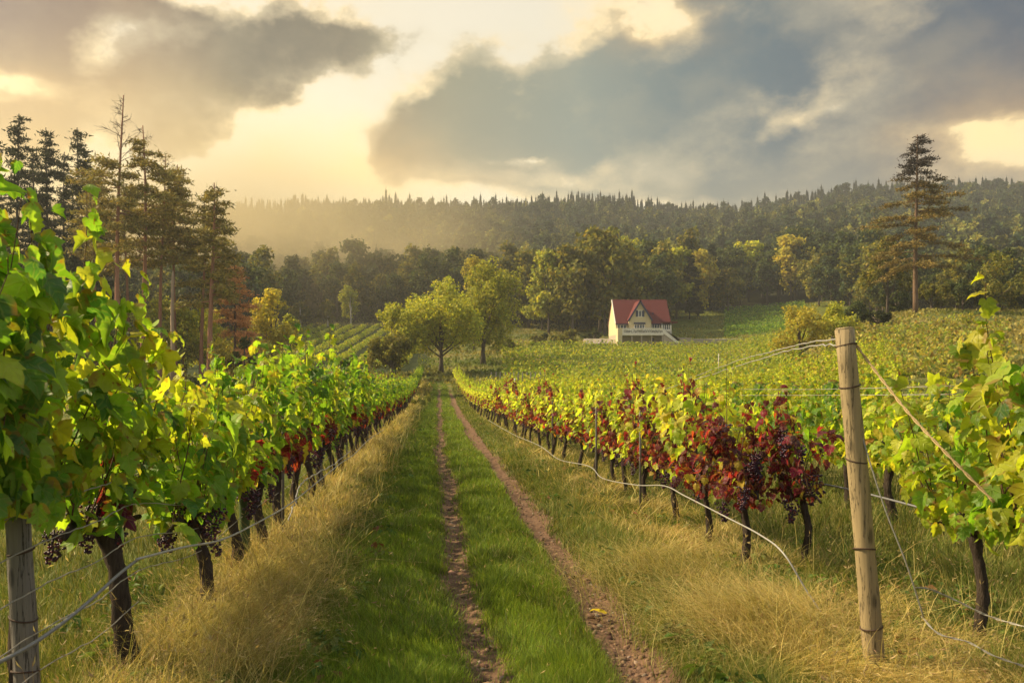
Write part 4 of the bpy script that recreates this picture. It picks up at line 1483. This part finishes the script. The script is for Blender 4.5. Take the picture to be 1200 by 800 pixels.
PS = 'pines of the stand on the left'
pines = [
    (139, 74, 110, 104, .46, .24, 'tallest pine of the left stand, its bare dead top high above the others'),
    (167, 76, 148, 100, .42, .06, 'dense pine standing right next to the dead topped one'),
    (113, 80, 205, 46, .50, 0, 'slender pine left of the dead topped pine, nearest the spruces'),
    (188, 80, 182, 90, .45, .05, 'middle pine of the left stand with layered boughs and thin trunk'),
    (206, 83, 192, 62, .50, 0, 'pine behind the pale broken trunk'),
    (236, 82, 232, 50, .38, 0, 'smaller pine tucked behind the rightmost pine'),
    (246, 72, 214, 72, .36, .04, 'rightmost pine of the left stand, drooping boughs against the haze'),
    (150, 86, 215, 60, .48, 0, 'pine seen in the gap right of the dead topped trunk'),
]
for k, (px, Z, top_, w, cf, dt, lab) in enumerate(pines):
    conifer_at('pine_tree', px, Z, top_, lab, PS, 200 + k, w, crown_from=cf + .07, nb=44 if w > 60 else 30, dens=.75, dead_top=dt, tcol=(.30, .145, .09), tr=.27 if k in (0, 1, 6) else .2, tip=.75)
# pale broken snag
b = gx(202, 70)
sn = MB().tube([(0, 0, -.3), (.05, 0, 3), (-.02, .03, 6.2), (.04, 0, 9.6), (.06, 0, 10.1)], [.20, .17, .15, .12, .03], 8, c=(.30, .22, .16), rough=.2, rg=np.random.default_rng(3))
o = tag(sn.build('dead_trunk', M_BARK), 'pale broken trunk without branches in the middle of the pines', 'tree')
o.location = b
conifer_at('rust_conifer', 275, 80, 309, 'rust red conifer between the pines and the golden tree', None, 230, 62, crown_from=.16, nb=46, pal='rust', tcol=(.08, .05, .04), tip=.25, tuft=.34, dens=.8, tr=.17, bend=.1)
for k, (px, Z, top_, w) in enumerate([(20, 84, 133, 52), (56, 86, 150, 46), (92, 88, 150, 52), (-8, 90, 160, 50), (40, 92, 172, 46), (76, 95, 178, 50), (116, 97, 196, 46), (-40, 88, 150, 60)]):
    conifer_at('dark_spruce', px, Z, top_, 'dark spruce in the clump at the upper left corner, left of the pines', 'dark spruces left of the pines', 240 + k, w, crown_from=.12, nb=60, pal='spruce', tcol=(.05, .04, .035), tip=.25, tuft=.5, tr=.24, dens=1.0, bend=.15)
conifer_at('lone_conifer', 1073, 100, 158, 'tall lone conifer on the right slope, thin dark upper boughs and bare lower trunk', None, 260, 122, crown_from=.24, nb=66, pal='larch', tcol=(.15, .095, .06), dead_top=.0, tip=.30, tuft=.38, tr=.30, layer=.35, bend=.25, dens=.85, darktop=.70)
tree_px('broadleaf_tree', 1040, 112, 262, 'olive leafed tree standing behind the lone conifer, to its left', None, 261, 46, .1, 3200, .34, 'olive', lobes=10)


# forest: the nearest trees one by one, the far hillside as one mass
def spruce_low(rg, hgt, width, levels=10, per=8, pal='spruce'):
    cb = MB()
    P, Nn, T, S = [], [], [], []
    for i in range(levels):
        u = (i + .4) / levels
        z = hgt * (.10 + .86 * u)
        L = width * .5 * (1 - u) ** .9 + .12
        dz = hgt * .86 / levels * 1.9
        for k in range(per):
            a = 6.28 * (k + rg.random() * .8) / per
            r = L * rg.uniform(.7, 1.2)
            t = np.array([np.cos(a) * r, np.sin(a) * r, -dz * rg.uniform(.8, 1.1)])
            ln = np.linalg.norm(t)
            P.append((0, 0, z + dz * .35)); T.append(t / ln); Nn.append((np.cos(a) * dz, np.sin(a) * dz, r)); S.append(ln)
    P, Nn, T, S = map(lambda q: np.array(q, float), (P, Nn, T, S))
    cols = pick(rg, len(P), *TP[pal])
    fv = np.array([(0, 0, 0), (-.20, .55, -.03), (.20, .55, -.03), (-.20, .95, -.02), (.04, .85, 0), (.22, 1.0, -.02)])
    ft = np.array([(0, 1, 2), (1, 3, 4), (1, 4, 2), (2, 4, 5)])
    scatter(cb, fv, ft, P, Nn, T, S, cols)
    for k in range(3):
        a = k * 2.1
        cb.add([(0, 0, hgt * 1.05), (.25 * np.cos(a), .25 * np.sin(a), hgt * .86), (-.25 * np.cos(a), -.25 * np.sin(a), hgt * .86)], t=[(0, 1, 2)], c=cols[-1])
    return None, cb


# candidate places come from a jittered grid
rgF = np.random.default_rng(99)
# candidate places on a jittered grid
cand = []
for yv in np.concatenate([np.arange(112, 540, 7.6), np.arange(540, 655, 6.5)]):
    stp_ = 7.2 if yv < 420 else (8.0 if yv < 540 else 6.0)
    for xv in np.arange(-0.62 * yv, 0.80 * yv, stp_):
        x = xv + rgF.uniform(-3.2, 3.2)
        y = yv + rgF.uniform(-3.4, 3.4)
        px = VX + F * x / y
        edge = np.interp(px, [-150, 300, 350, 500, 600, 640, 700, 800, 880, 930, 1000, 1050, 1090, 1400], [120, 150, 205, 208, 190, 172, 168, 196, 238, 236, 190, 135, 125, 122])
        if y < edge + 3 or px > 1330 or px < -60:
            continue
        cand.append((x, y, px, y - edge))
cand = np.array(cand)
order = np.argsort(cand[:, 3] + .15 * cand[:, 1])
cand = cand[order]
# variants
var = {}
for k, (pal_, h_, w_) in enumerate([('dark', 13, 9), ('dark', 15, 9.5), ('olive', 12.5, 9), ('olive', 14.5, 9), ('gold', 12, 8), ('yellow', 13.5, 8)]):
    rgv = np.random.default_rng(300 + k)
    root = link('forest_tree', None)
    tb, cb = leafy(rgv, h_, w_, h_ * .12, 2600, .62, TP[pal_], lobes=15, trunk_r=.2, bottom=.6, sub=8)
    tb.build('trunk', M_BARK, root)
    cb.build('crown', M_TREE, root)
    var[k] = [reg(root), True]
for k in range(2):
    rgv = np.random.default_rng(330 + k)
    root = link('forest_conifer', None)
    tb, cb = pine(rgv, 17 + 2 * k, 7.0, .08, nb=60, pal='spruce', tcol=(.05, .04, .03), tip=.2, tuft=.7, dens=.8, bend=.1)
    tb.build('trunk', M_BARK, root)
    cb.build('crown', M_NEEDLE, root)
    var[6 + k] = [reg(root), True]
NIND = 240
for (x, y, px, dd) in cand[:NIND]:
    r = rgF.random()
    if px < 620:
        k = rgF.choice([0, 1, 2, 3, 4, 6], p=[.26, .26, .23, .21, .03, .01])
        lab, grp = 'leafy tree at the forest foot above the striped vineyard and behind the twin trees', 'forest foot trees left of the house'
    elif px < 960:
        k = rgF.choice([0, 1, 2, 3, 4, 5, 7], p=[.30, .30, .18, .13, .02, .06, .01])
        lab, grp = 'tall leafy tree of the dark forest edge directly behind the red roofed house', 'forest edge trees behind the house'
    else:
        k = rgF.choice([0, 1, 2, 3, 4, 6, 7], p=[.26, .26, .20, .17, .01, .05, .05])
        lab, grp = 'rounded tree of the forest on the right hand slope near the lone conifer', 'forest trees on the right slope'
    if 590 < px < 745:
        k = rgF.choice([2, 3, 5], p=[.4, .35, .25])
    src, fr = var[int(k)]
    o = src if fr else copy_tree(src)
    var[int(k)][1] = False
    sc = rgF.uniform(.75, 1.2)
    sc *= 1.5 if (600 < px < 745 and dd < 14) else (1.3 if px > 600 else 1.1)
    if px > 990 and y < 190:
        sc *= .58
    if int(k) >= 6:
        sc *= .62
    o.location = (x, y, float(H(x, y)) - .2)
    o.rotation_euler = (0, 0, rgF.random() * 6.28)
    o.scale = (sc * rgF.uniform(.9, 1.1), sc * rgF.uniform(.9, 1.1), sc * rgF.uniform(.9, 1.15))
    tag(o, lab, 'tree', grp)
for k in var:
    if var[k][1]:
        x, y, px, dd = cand[NIND + k]
        o = var[k][0]
        o.location = (x, y, float(H(x, y)) - .2)
        tag(o, 'rounded tree of the forest on the right hand slope near the lone conifer', 'tree', 'forest trees on the right slope')
# low detail mass
low = []
for k, (pal_, h_, w_) in enumerate([('dark', 12.5, 9), ('olive', 12, 9), ('dark', 14, 8.5), ('olive', 13.5, 8), ('gold', 11.5, 8)]):
    tb, cb = leafy(np.random.default_rng(400 + k), h_, w_, 1.2, 420, 1.35, TP[pal_], lobes=9, sub=6, bottom=.3)
    low.append(cb)
for k in range(3):
    tb, cb = spruce_low(np.random.default_rng(420 + k), 17 + 2.5 * k, 6.4 + .5 * k)
    low.append(cb)
low = [(np.concatenate(c.v), np.concatenate(c.t), np.concatenate(c.c)) for c in low]
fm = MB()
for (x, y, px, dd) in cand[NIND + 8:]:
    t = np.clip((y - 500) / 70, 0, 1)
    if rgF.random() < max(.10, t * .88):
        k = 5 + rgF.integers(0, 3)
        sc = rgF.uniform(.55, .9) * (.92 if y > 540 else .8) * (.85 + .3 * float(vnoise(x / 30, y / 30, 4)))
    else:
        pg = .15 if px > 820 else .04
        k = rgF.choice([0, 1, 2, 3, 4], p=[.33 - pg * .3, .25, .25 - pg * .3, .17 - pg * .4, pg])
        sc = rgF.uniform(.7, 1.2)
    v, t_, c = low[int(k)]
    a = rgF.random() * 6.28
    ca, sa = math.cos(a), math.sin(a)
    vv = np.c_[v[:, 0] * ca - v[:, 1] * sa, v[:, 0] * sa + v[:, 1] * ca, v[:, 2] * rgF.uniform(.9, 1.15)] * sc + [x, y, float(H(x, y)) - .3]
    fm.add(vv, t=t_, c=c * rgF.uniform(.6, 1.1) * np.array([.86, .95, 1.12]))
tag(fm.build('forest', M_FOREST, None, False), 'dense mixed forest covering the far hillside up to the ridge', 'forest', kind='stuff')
print('forest trees', len(cand))

# ------------------------------------------------------------------ grass
def blades(mb, P, h, w, col, leanv, segs=3, curl=1.0):
    N = len(P)
    rg = rngG
    a = rg.random(N) * 6.28
    side = np.c_[np.cos(a), np.sin(a), np.zeros(N)]
    lv, sd = [], []
    K = segs * 2 + 1
    V = np.zeros((N, K, 3))
    for i in range(segs + 1):
        u = i / segs
        cz = h * (u - 0.35 * curl * np.linalg.norm(leanv, axis=1) * u ** 2.2)
        cxy = leanv * (h * u ** 1.7)[:, None]
        c = P + np.c_[cxy, cz]
        if i < segs:
            ww = (w * (1 - u * .75) * .5)[:, None]
            V[:, 2 * i] = c - side * ww
            V[:, 2 * i + 1] = c + side * ww
        else:
            V[:, 2 * i] = c
    b = (np.arange(N) * K)[:, None, None]
    tq = []
    for i in range(segs - 1):
        tq += [(2 * i, 2 * i + 1, 2 * i + 3), (2 * i, 2 * i + 3, 2 * i + 2)]
    tq.append((2 * segs - 2, 2 * segs - 1, 2 * segs))
    T = (np.array(tq)[None] + b).reshape(-1, 3)
    cc = np.repeat(col[:, None, :], K, 1)
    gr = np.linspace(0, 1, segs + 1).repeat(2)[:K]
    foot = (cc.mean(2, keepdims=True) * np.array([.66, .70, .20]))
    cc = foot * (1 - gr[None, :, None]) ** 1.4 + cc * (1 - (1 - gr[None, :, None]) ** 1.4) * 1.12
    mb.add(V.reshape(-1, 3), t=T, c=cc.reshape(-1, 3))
    return V[:, K - 1], V[:, K - 1] - V[:, K - 3]


rngG = np.random.default_rng(17)
GREEN = ([(.17, .265, .024), (.22, .31, .028), (.11, .19, .022), (.30, .34, .04)], [4, 4, 3, 1.5])
DRY = ([(.60, .45, .17), (.68, .53, .22), (.46, .34, .11), (.30, .28, .07), (.46, .28, .12)], [4, 3.5, 3, 2.5, 1.2])
MIX = ([(.13, .18, .028), (.21, .22, .045), (.36, .29, .10), (.09, .14, .022)], [4, 3, 2.4, 3])


def sampleZ(n, z0, z1, p=1.0):
    """density falling with distance"""
    u = rngG.random(n)
    if p == 1.0:
        return 1 / (1 / z0 + u * (1 / z1 - 1 / z0))
    return z0 * (z1 / z0) ** u


def strip(name, label, n, xa, xb, z0, z1, hlo, hhi, pal, lean, clump=0.5, wid=.0035, edge=None, cat='grass', dens_seed=1, thr=None, wz=.00085, heap=0.0, p=1.0, seeds=0.0):
    Z = sampleZ(n, z0, z1, p)
    u = rngG.random(n)
    X = (xa(Z) if callable(xa) else xa) * (1 - u) + (xb(Z) if callable(xb) else xb) * u
    k = fbm(X * 2.2, Z * 2.2, dens_seed, 3)
    keep = np.ones(n, bool)
    if thr is not None:
        keep &= k + rngG.normal(0, .06, n) > thr
    l, r = rutx(Z)
    tr = (np.abs(X - l) > .135 + .12 * (fbm(Z * 1.5, Z * 0, 77, 3) - .4) + .05 * rngG.normal(size=n)) & (np.abs(X - r) > .17 + .22 * (fbm(Z * 1.2, Z * 0, 78, 3) - .4) + .07 * rngG.normal(size=n))
    keep &= tr | (rngG.random(n) < .05)
    X, Z, k, u = X[keep], Z[keep], k[keep], u[keep]
    m = len(X)
    hh = rngG.uniform(hlo, hhi, m) * (0.55 + 0.9 * k)
    if edge is not None:
        hh *= edge(X, Z)
    # tufts lean together
    ca = fbm(X * 1.3 + 50, Z * 1.3, dens_seed + 7, 2) * 14
    lv = np.c_[np.cos(ca), np.sin(ca)] * lean * clump + rngG.normal(0, lean * .55, (m, 2))
    cols = pick(rngG, m, *pal)
    tone = fbm(X * 0.8, Z * 0.5, dens_seed + 3, 3)[:, None]
    cols = cols * (0.65 + .75 * tone)
    mb = MB()
    tips, dirs = blades(mb, np.c_[X, Z, G(X, Z) - .01], hh, np.maximum(wid, Z * wz) * rngG.uniform(.7, 1.4, m), cols, lv)
    if seeds:
        q = (rngG.random(m) < seeds) & (Z < 25) & (hh > .15)
        nq = int(q.sum())
        for rot in (0, 1):
            nn = rngG.normal(size=(nq, 3))
            scatter(mb, CV * [.16, 1, .5], CT, tips[q] - norm(dirs[q]) * .02, nn, dirs[q], rngG.uniform(.025, .055, nq), pick(rngG, nq, [(.50, .40, .20), (.40, .30, .14), (.34, .22, .12)], [3, 3, 1]))
    o = mb.build(name, M_GRASS)
    return tag(o, label, cat, kind='stuff')


near_rut = lambda X, Z: 0.45 + 0.55 * np.clip(np.minimum(np.abs(X - rutx(Z)[0]), np.abs(X - rutx(Z)[1])) / .3, 0, 1)
strip('green_grass', 'short bright green grass of the track between and beside the ruts', 230000, -0.95, 1.05, 3.4, 90, .07, .17, GREEN, .5, edge=near_rut, dens_seed=2)
strip('green_grass', 'patchy green and dry grass right of the right rut', 110000, 1.25, 2.3, 3.4, 90, .08, .20, MIX, .75, edge=near_rut, dens_seed=4)
strip('green_grass', 'yellowing and straw coloured stalks scattered through the track grass', 26000, -1.0, 1.3, 3.4, 50, .08, .24, MIX, .8, edge=near_rut, dens_seed=31, thr=.48, seeds=.04)
lx0 = lambda Z: np.full_like(Z, -2.4)
strip('dry_grass', 'tall golden dry grass under the left vine row', 62000, lambda Z: -1.85 + 0 * Z, lambda Z: -1.12 + .18 * np.sin(Z * 1.3) + 0 * Z, 3.2, 92, .15, .40, DRY, .75, clump=1.0, wid=.0042, edge=lambda X, Z: np.clip((-.55 - X) / .7, .35, 1), dens_seed=6, thr=.46, seeds=.12)
strip('green_grass', 'green tufts mixed through the tall dry grass on the left', 70000, -2.4, -.7, 3.2, 60, .10, .24, MIX, .6, dens_seed=8)
strip('meadow_grass', 'green and straw coloured grass behind the left vine row', 90000, lambda Z: -2.2 - .75 * Z, -2.0, 3.4, 70, .08, .22, MIX, .6, dens_seed=10, seeds=.03)
strip('dry_grass', 'tangled golden and rusty dry grass along the right vine row', 70000, lambda Z: 1.9 + 0 * Z, lambda Z: 3.3 + 0 * Z, 3.6, 92, .14, .34, DRY, 1.0, clump=1.2, wid=.0042, dens_seed=12, thr=.52, seeds=.10)
strip('green_grass', 'green grass through the dry tangle along the right row', 90000, 1.7, 3.6, 3.6, 60, .10, .26, MIX, .8, dens_seed=14)
strip('meadow_grass', 'mixed grass between the vine rows right of the post', 110000, 3.1, lambda Z: 4.0 + .75 * Z, 3.8, 60, .12, .34, MIX, .65, dens_seed=16, seeds=.03)
strip('dry_grass', 'long arching stems rising out of the dry grass beside the vine rows', 1300, -1.75, lambda Z: -.8 + 0 * Z, 3.6, 40, .45, .80, DRY, .8, clump=.5, wid=.0030, dens_seed=23, seeds=.5)
strip('dry_grass', 'long bleached stems standing among the right hand vines', 1000, 1.7, lambda Z: 3.8 + 0 * Z, 3.8, 40, .35, .65, DRY, .9, clump=.5, wid=.0030, dens_seed=24, seeds=.5)
# heaps of lying straw near the peeled post and on the left verge
def heap(cx, cy, rx, ry, n, hlo, hhi, ang, label, pal=DRY, hz_=.22):
    X = cx + rngG.normal(0, rx, n); Y = cy + rngG.normal(0, ry, n)
    d = np.exp(-((X - cx) / rx) ** 2 / 2 - ((Y - cy) / ry) ** 2 / 2)
    z = G(X, Y) + hz_ * d * rngG.random(n)
    a = ang + rngG.normal(0, 1.15, n)
    lv = np.c_[np.cos(a), np.sin(a)] * rngG.uniform(.6, 1.6, n)[:, None]
    mb = MB()
    blades(mb, np.c_[X, Y, z], rngG.uniform(hlo, hhi, n), np.full(n, .0036), pick(rngG, n, *pal), lv, curl=1.3)
    tag(mb.build('straw_tuft', M_GRASS), label, 'grass', kind='stuff')


heap(2.15, 5.6, .30, .34, 4200, .25, .55, 2.9, 'big matted heap of straw coloured grass left of the peeled post')
heap(1.95, 7.2, .4, .5, 2800, .2, .42, 3.2, 'rusty flattened grass heap beside the right rut')
heap(-1.38, 6.7, .20, .6, 3600, .28, .55, -.4, 'overhanging golden grass tuft below the green stake')
heap(-1.45, 5.5, .22, .45, 2600, .25, .5, -.5, 'dry grass tuft at the foot of the leaning trunk')

# rough grass tufts over the open meadow parts in the middle distance
n = 90000
Z = rngG.uniform(50, 235, n) ** 1.0
X = rngG.uniform(-.50, .78, n) * Z
pxx = VX + F * X / Z
inrow = (pxx < 490) & (Z > 104) & (Z < 197)
infield = (pxx > 620) & (Z > 40) & (Z < 150) & (X < .44 * Z)
ontrack = (np.abs(X - .6) < 1.3) & (Z < 85)
q = ~(inrow | infield | ontrack) & (fbm(X / 7, Z / 7, 61, 3) + .05 * rngG.normal(size=n) > .38)
X, Z = X[q], Z[q]
n = len(X)
gmm = MB()
tone = fbm(X / 12, Z / 12, 66, 3)[:, None]
cgold = np.array([.34, .28, .075]); cgrn = np.array([.12, .165, .03])
cc = (cgold * np.clip(tone * 2.2 - .5, 0, 1) + cgrn * (1 - np.clip(tone * 2.2 - .5, 0, 1))) * rngG.uniform(.6, 1.3, (n, 1))
scatter(gmm, CV * [.9, 1, 1], CT, np.c_[X, Z, G(X, Z) - .03], rngG.normal(0, 1, (n, 3)) + [0, 0, .2], rngG.normal(0, .35, (n, 3)) + [0, 0, 1], rngG.uniform(.18, .55, n), cc)
tag(gmm.build('meadow_grass', M_GRASS), 'rough golden and green grass of the open meadow below the forest', 'grass', kind='stuff')
# soil clods on the ruts
n = 5200
Z = sampleZ(n, 3.6, 45)
sd_ = rngG.random(n) < .62
X = np.where(sd_, rutx(Z)[1] + rngG.normal(0, .13, n), rutx(Z)[0] + rngG.normal(0, .08, n))
cm = MB()
sz = rngG.gamma(2.0, .0045, n) + .003
up = rngG.normal(size=(n, 3)) * .5 + [0, 0, 1]
bv = BV * np.array([1.25, .9, .6]) * (1 + .25 * rngG.normal(size=(len(BV), 1)))
scatter(cm, bv, BT, np.c_[X, Z, G(X, Z) + .004], up, rngG.normal(size=(n, 3)), sz, pick(rngG, n, [(.16, .10, .065), (.22, .14, .09), (.09, .055, .04), (.24, .19, .14)], [4, 3, 3, 1]))
M_CLOD = solid('soil_clod', (.16, .1, .07), .95, 40, .4, .5, attr=True, spec=.1)
tag(cm.build('soil_clods', M_CLOD), 'loose crumbs of reddish soil lying in the wheel ruts', 'soil', kind='stuff')
# broad leaved weeds on the verges
n = 2600
Z = sampleZ(n, 3.8, 40)
X = np.where(rngG.random(n) < .45, rngG.uniform(-2.6, -.5, n), rngG.uniform(1.5, 4.2, n))
kk = fbm(X * 1.5, Z * 1.5, 91, 3)
q = kk > .5
X, Z = X[q], Z[q]
n = len(X)
m = 7
Xr, Zr = np.repeat(X, m), np.repeat(Z, m)
a = rngG.random(n * m) * 6.28
hgt_ = rngG.uniform(.02, .16, n * m)
P = np.c_[Xr + .03 * np.cos(a), Zr + .03 * np.sin(a), G(Xr, Zr) + hgt_]
wm = MB()
scatter(wm, CV * [.55, 1, 1], CT, P, np.c_[np.cos(a) * .5, np.sin(a) * .5, np.ones(n * m)] + rngG.normal(0, .25, (n * m, 3)), np.c_[np.cos(a), np.sin(a), rngG.uniform(-.3, .5, n * m)], rngG.uniform(.04, .13, n * m), np.repeat(pick(rngG, n, [(.07, .13, .025), (.11, .17, .03), (.16, .18, .04), (.22, .10, .05)], [4, 4, 2, .6]), m, 0))
tag(wm.build('weeds', M_GRASS), 'broad leaved weeds growing among the verge grasses', 'weeds', kind='stuff')

# a few fallen vine leaves
fl = MB()
scatter(fl, LV, LT, np.array([[0., 0, 0.01]]), np.array([[.1, .1, 1.]]), np.array([[0., 1, .1]]), .11, np.array([(.36, .04, .03)]), LUV)
flm = fl.mesh('fallen_leaf', M_VINE)
fy_ = MB()
scatter(fy_, LV, LT, np.array([[0., 0, 0.01]]), np.array([[.1, -.1, 1.]]), np.array([[0., 1, .1]]), .11, np.array([(.50, .36, .06)]), LUV)
fym = fy_.mesh('fallen_leaf', M_VINE)
for k, (px, py, me, lab) in enumerate([(744, 604, flm, 'red fallen leaf in the grass before the crimson vine'), (690, 618, flm, 'reddish fallen leaf beside the right rut, farthest up the track'), (770, 686, flm, 'dark red fallen leaf in the straw left of the peeled post'), (780, 702, fym, 'yellow fallen leaf next to the dark red one'), (707, 722, fym, 'pale fallen leaf lying on the right rut')]):
    Z = EYE * F / (py - VY)
    x, y, z = gx(px, Z)
    o = link('fallen_leaf', me)
    o.location = (x, y, z + .06)
    o.rotation_euler = (rngG.normal(0, .3), rngG.normal(0, .3), rngG.random() * 6)
    tag(o, lab, 'leaf')

# ------------------------------------------------------------------ haze
hm = MB().box(-740, 740, -46, 745, -3, 178)
M_HAZE, hk, hout = new_mat('haze_air')
pv = hk.node('ShaderNodeVolumePrincipled')
pv.inputs['Color'].default_value = (0.90, 0.92, 0.92, 1)
pv.inputs['Density'].default_value = 0.00042
pv.inputs['Anisotropy'].default_value = 0.35
hk.link(pv.outputs[0], hout.inputs['Volume'])
tag(hm.build('haze', M_HAZE, None, False), kind='stuff')

# golden mist lying against the left part of the hill
import bmesh
bmm = bmesh.new()
bmesh.ops.create_icosphere(bmm, subdivisions=3, radius=1.0)
mme = bpy.data.meshes.new('mist')
bmm.to_mesh(mme)
bmm.free()
M_MIST, hk, hout = new_mat('mist_air')
pv = hk.node('ShaderNodeVolumePrincipled')
pv.inputs['Color'].default_value = (1.0, 0.84, 0.50, 1)
pv.inputs['Anisotropy'].default_value = 0.3
tcm = hk.node('ShaderNodeTexCoord')
ln = hk.node('ShaderNodeVectorMath', operation='LENGTH')
hk.link(tcm.outputs['Object'], ln.inputs[0])
fall = hk.m('SUBTRACT', 1.0, hk.mul(ln.outputs['Value'], ln.outputs['Value']), clamp=True)
fall = hk.mul(fall, fall)
dn = hk.noise(tcm.outputs['Object'], 2.2, 3)
hk.link(hk.mul(hk.mul(fall, hk.smooth(dn, 0.25, 0.7)), 0.026), pv.inputs['Density'])
hk.link(pv.outputs[0], hout.inputs['Volume'])
mme.materials.append(M_MIST)
mo = link('mist', mme)
mo.location = (-102, 285, 38)
mo.scale = (145, 170, 62)
tag(mo, 'golden mist hanging before the forested hill on the left', 'mist', kind='stuff')
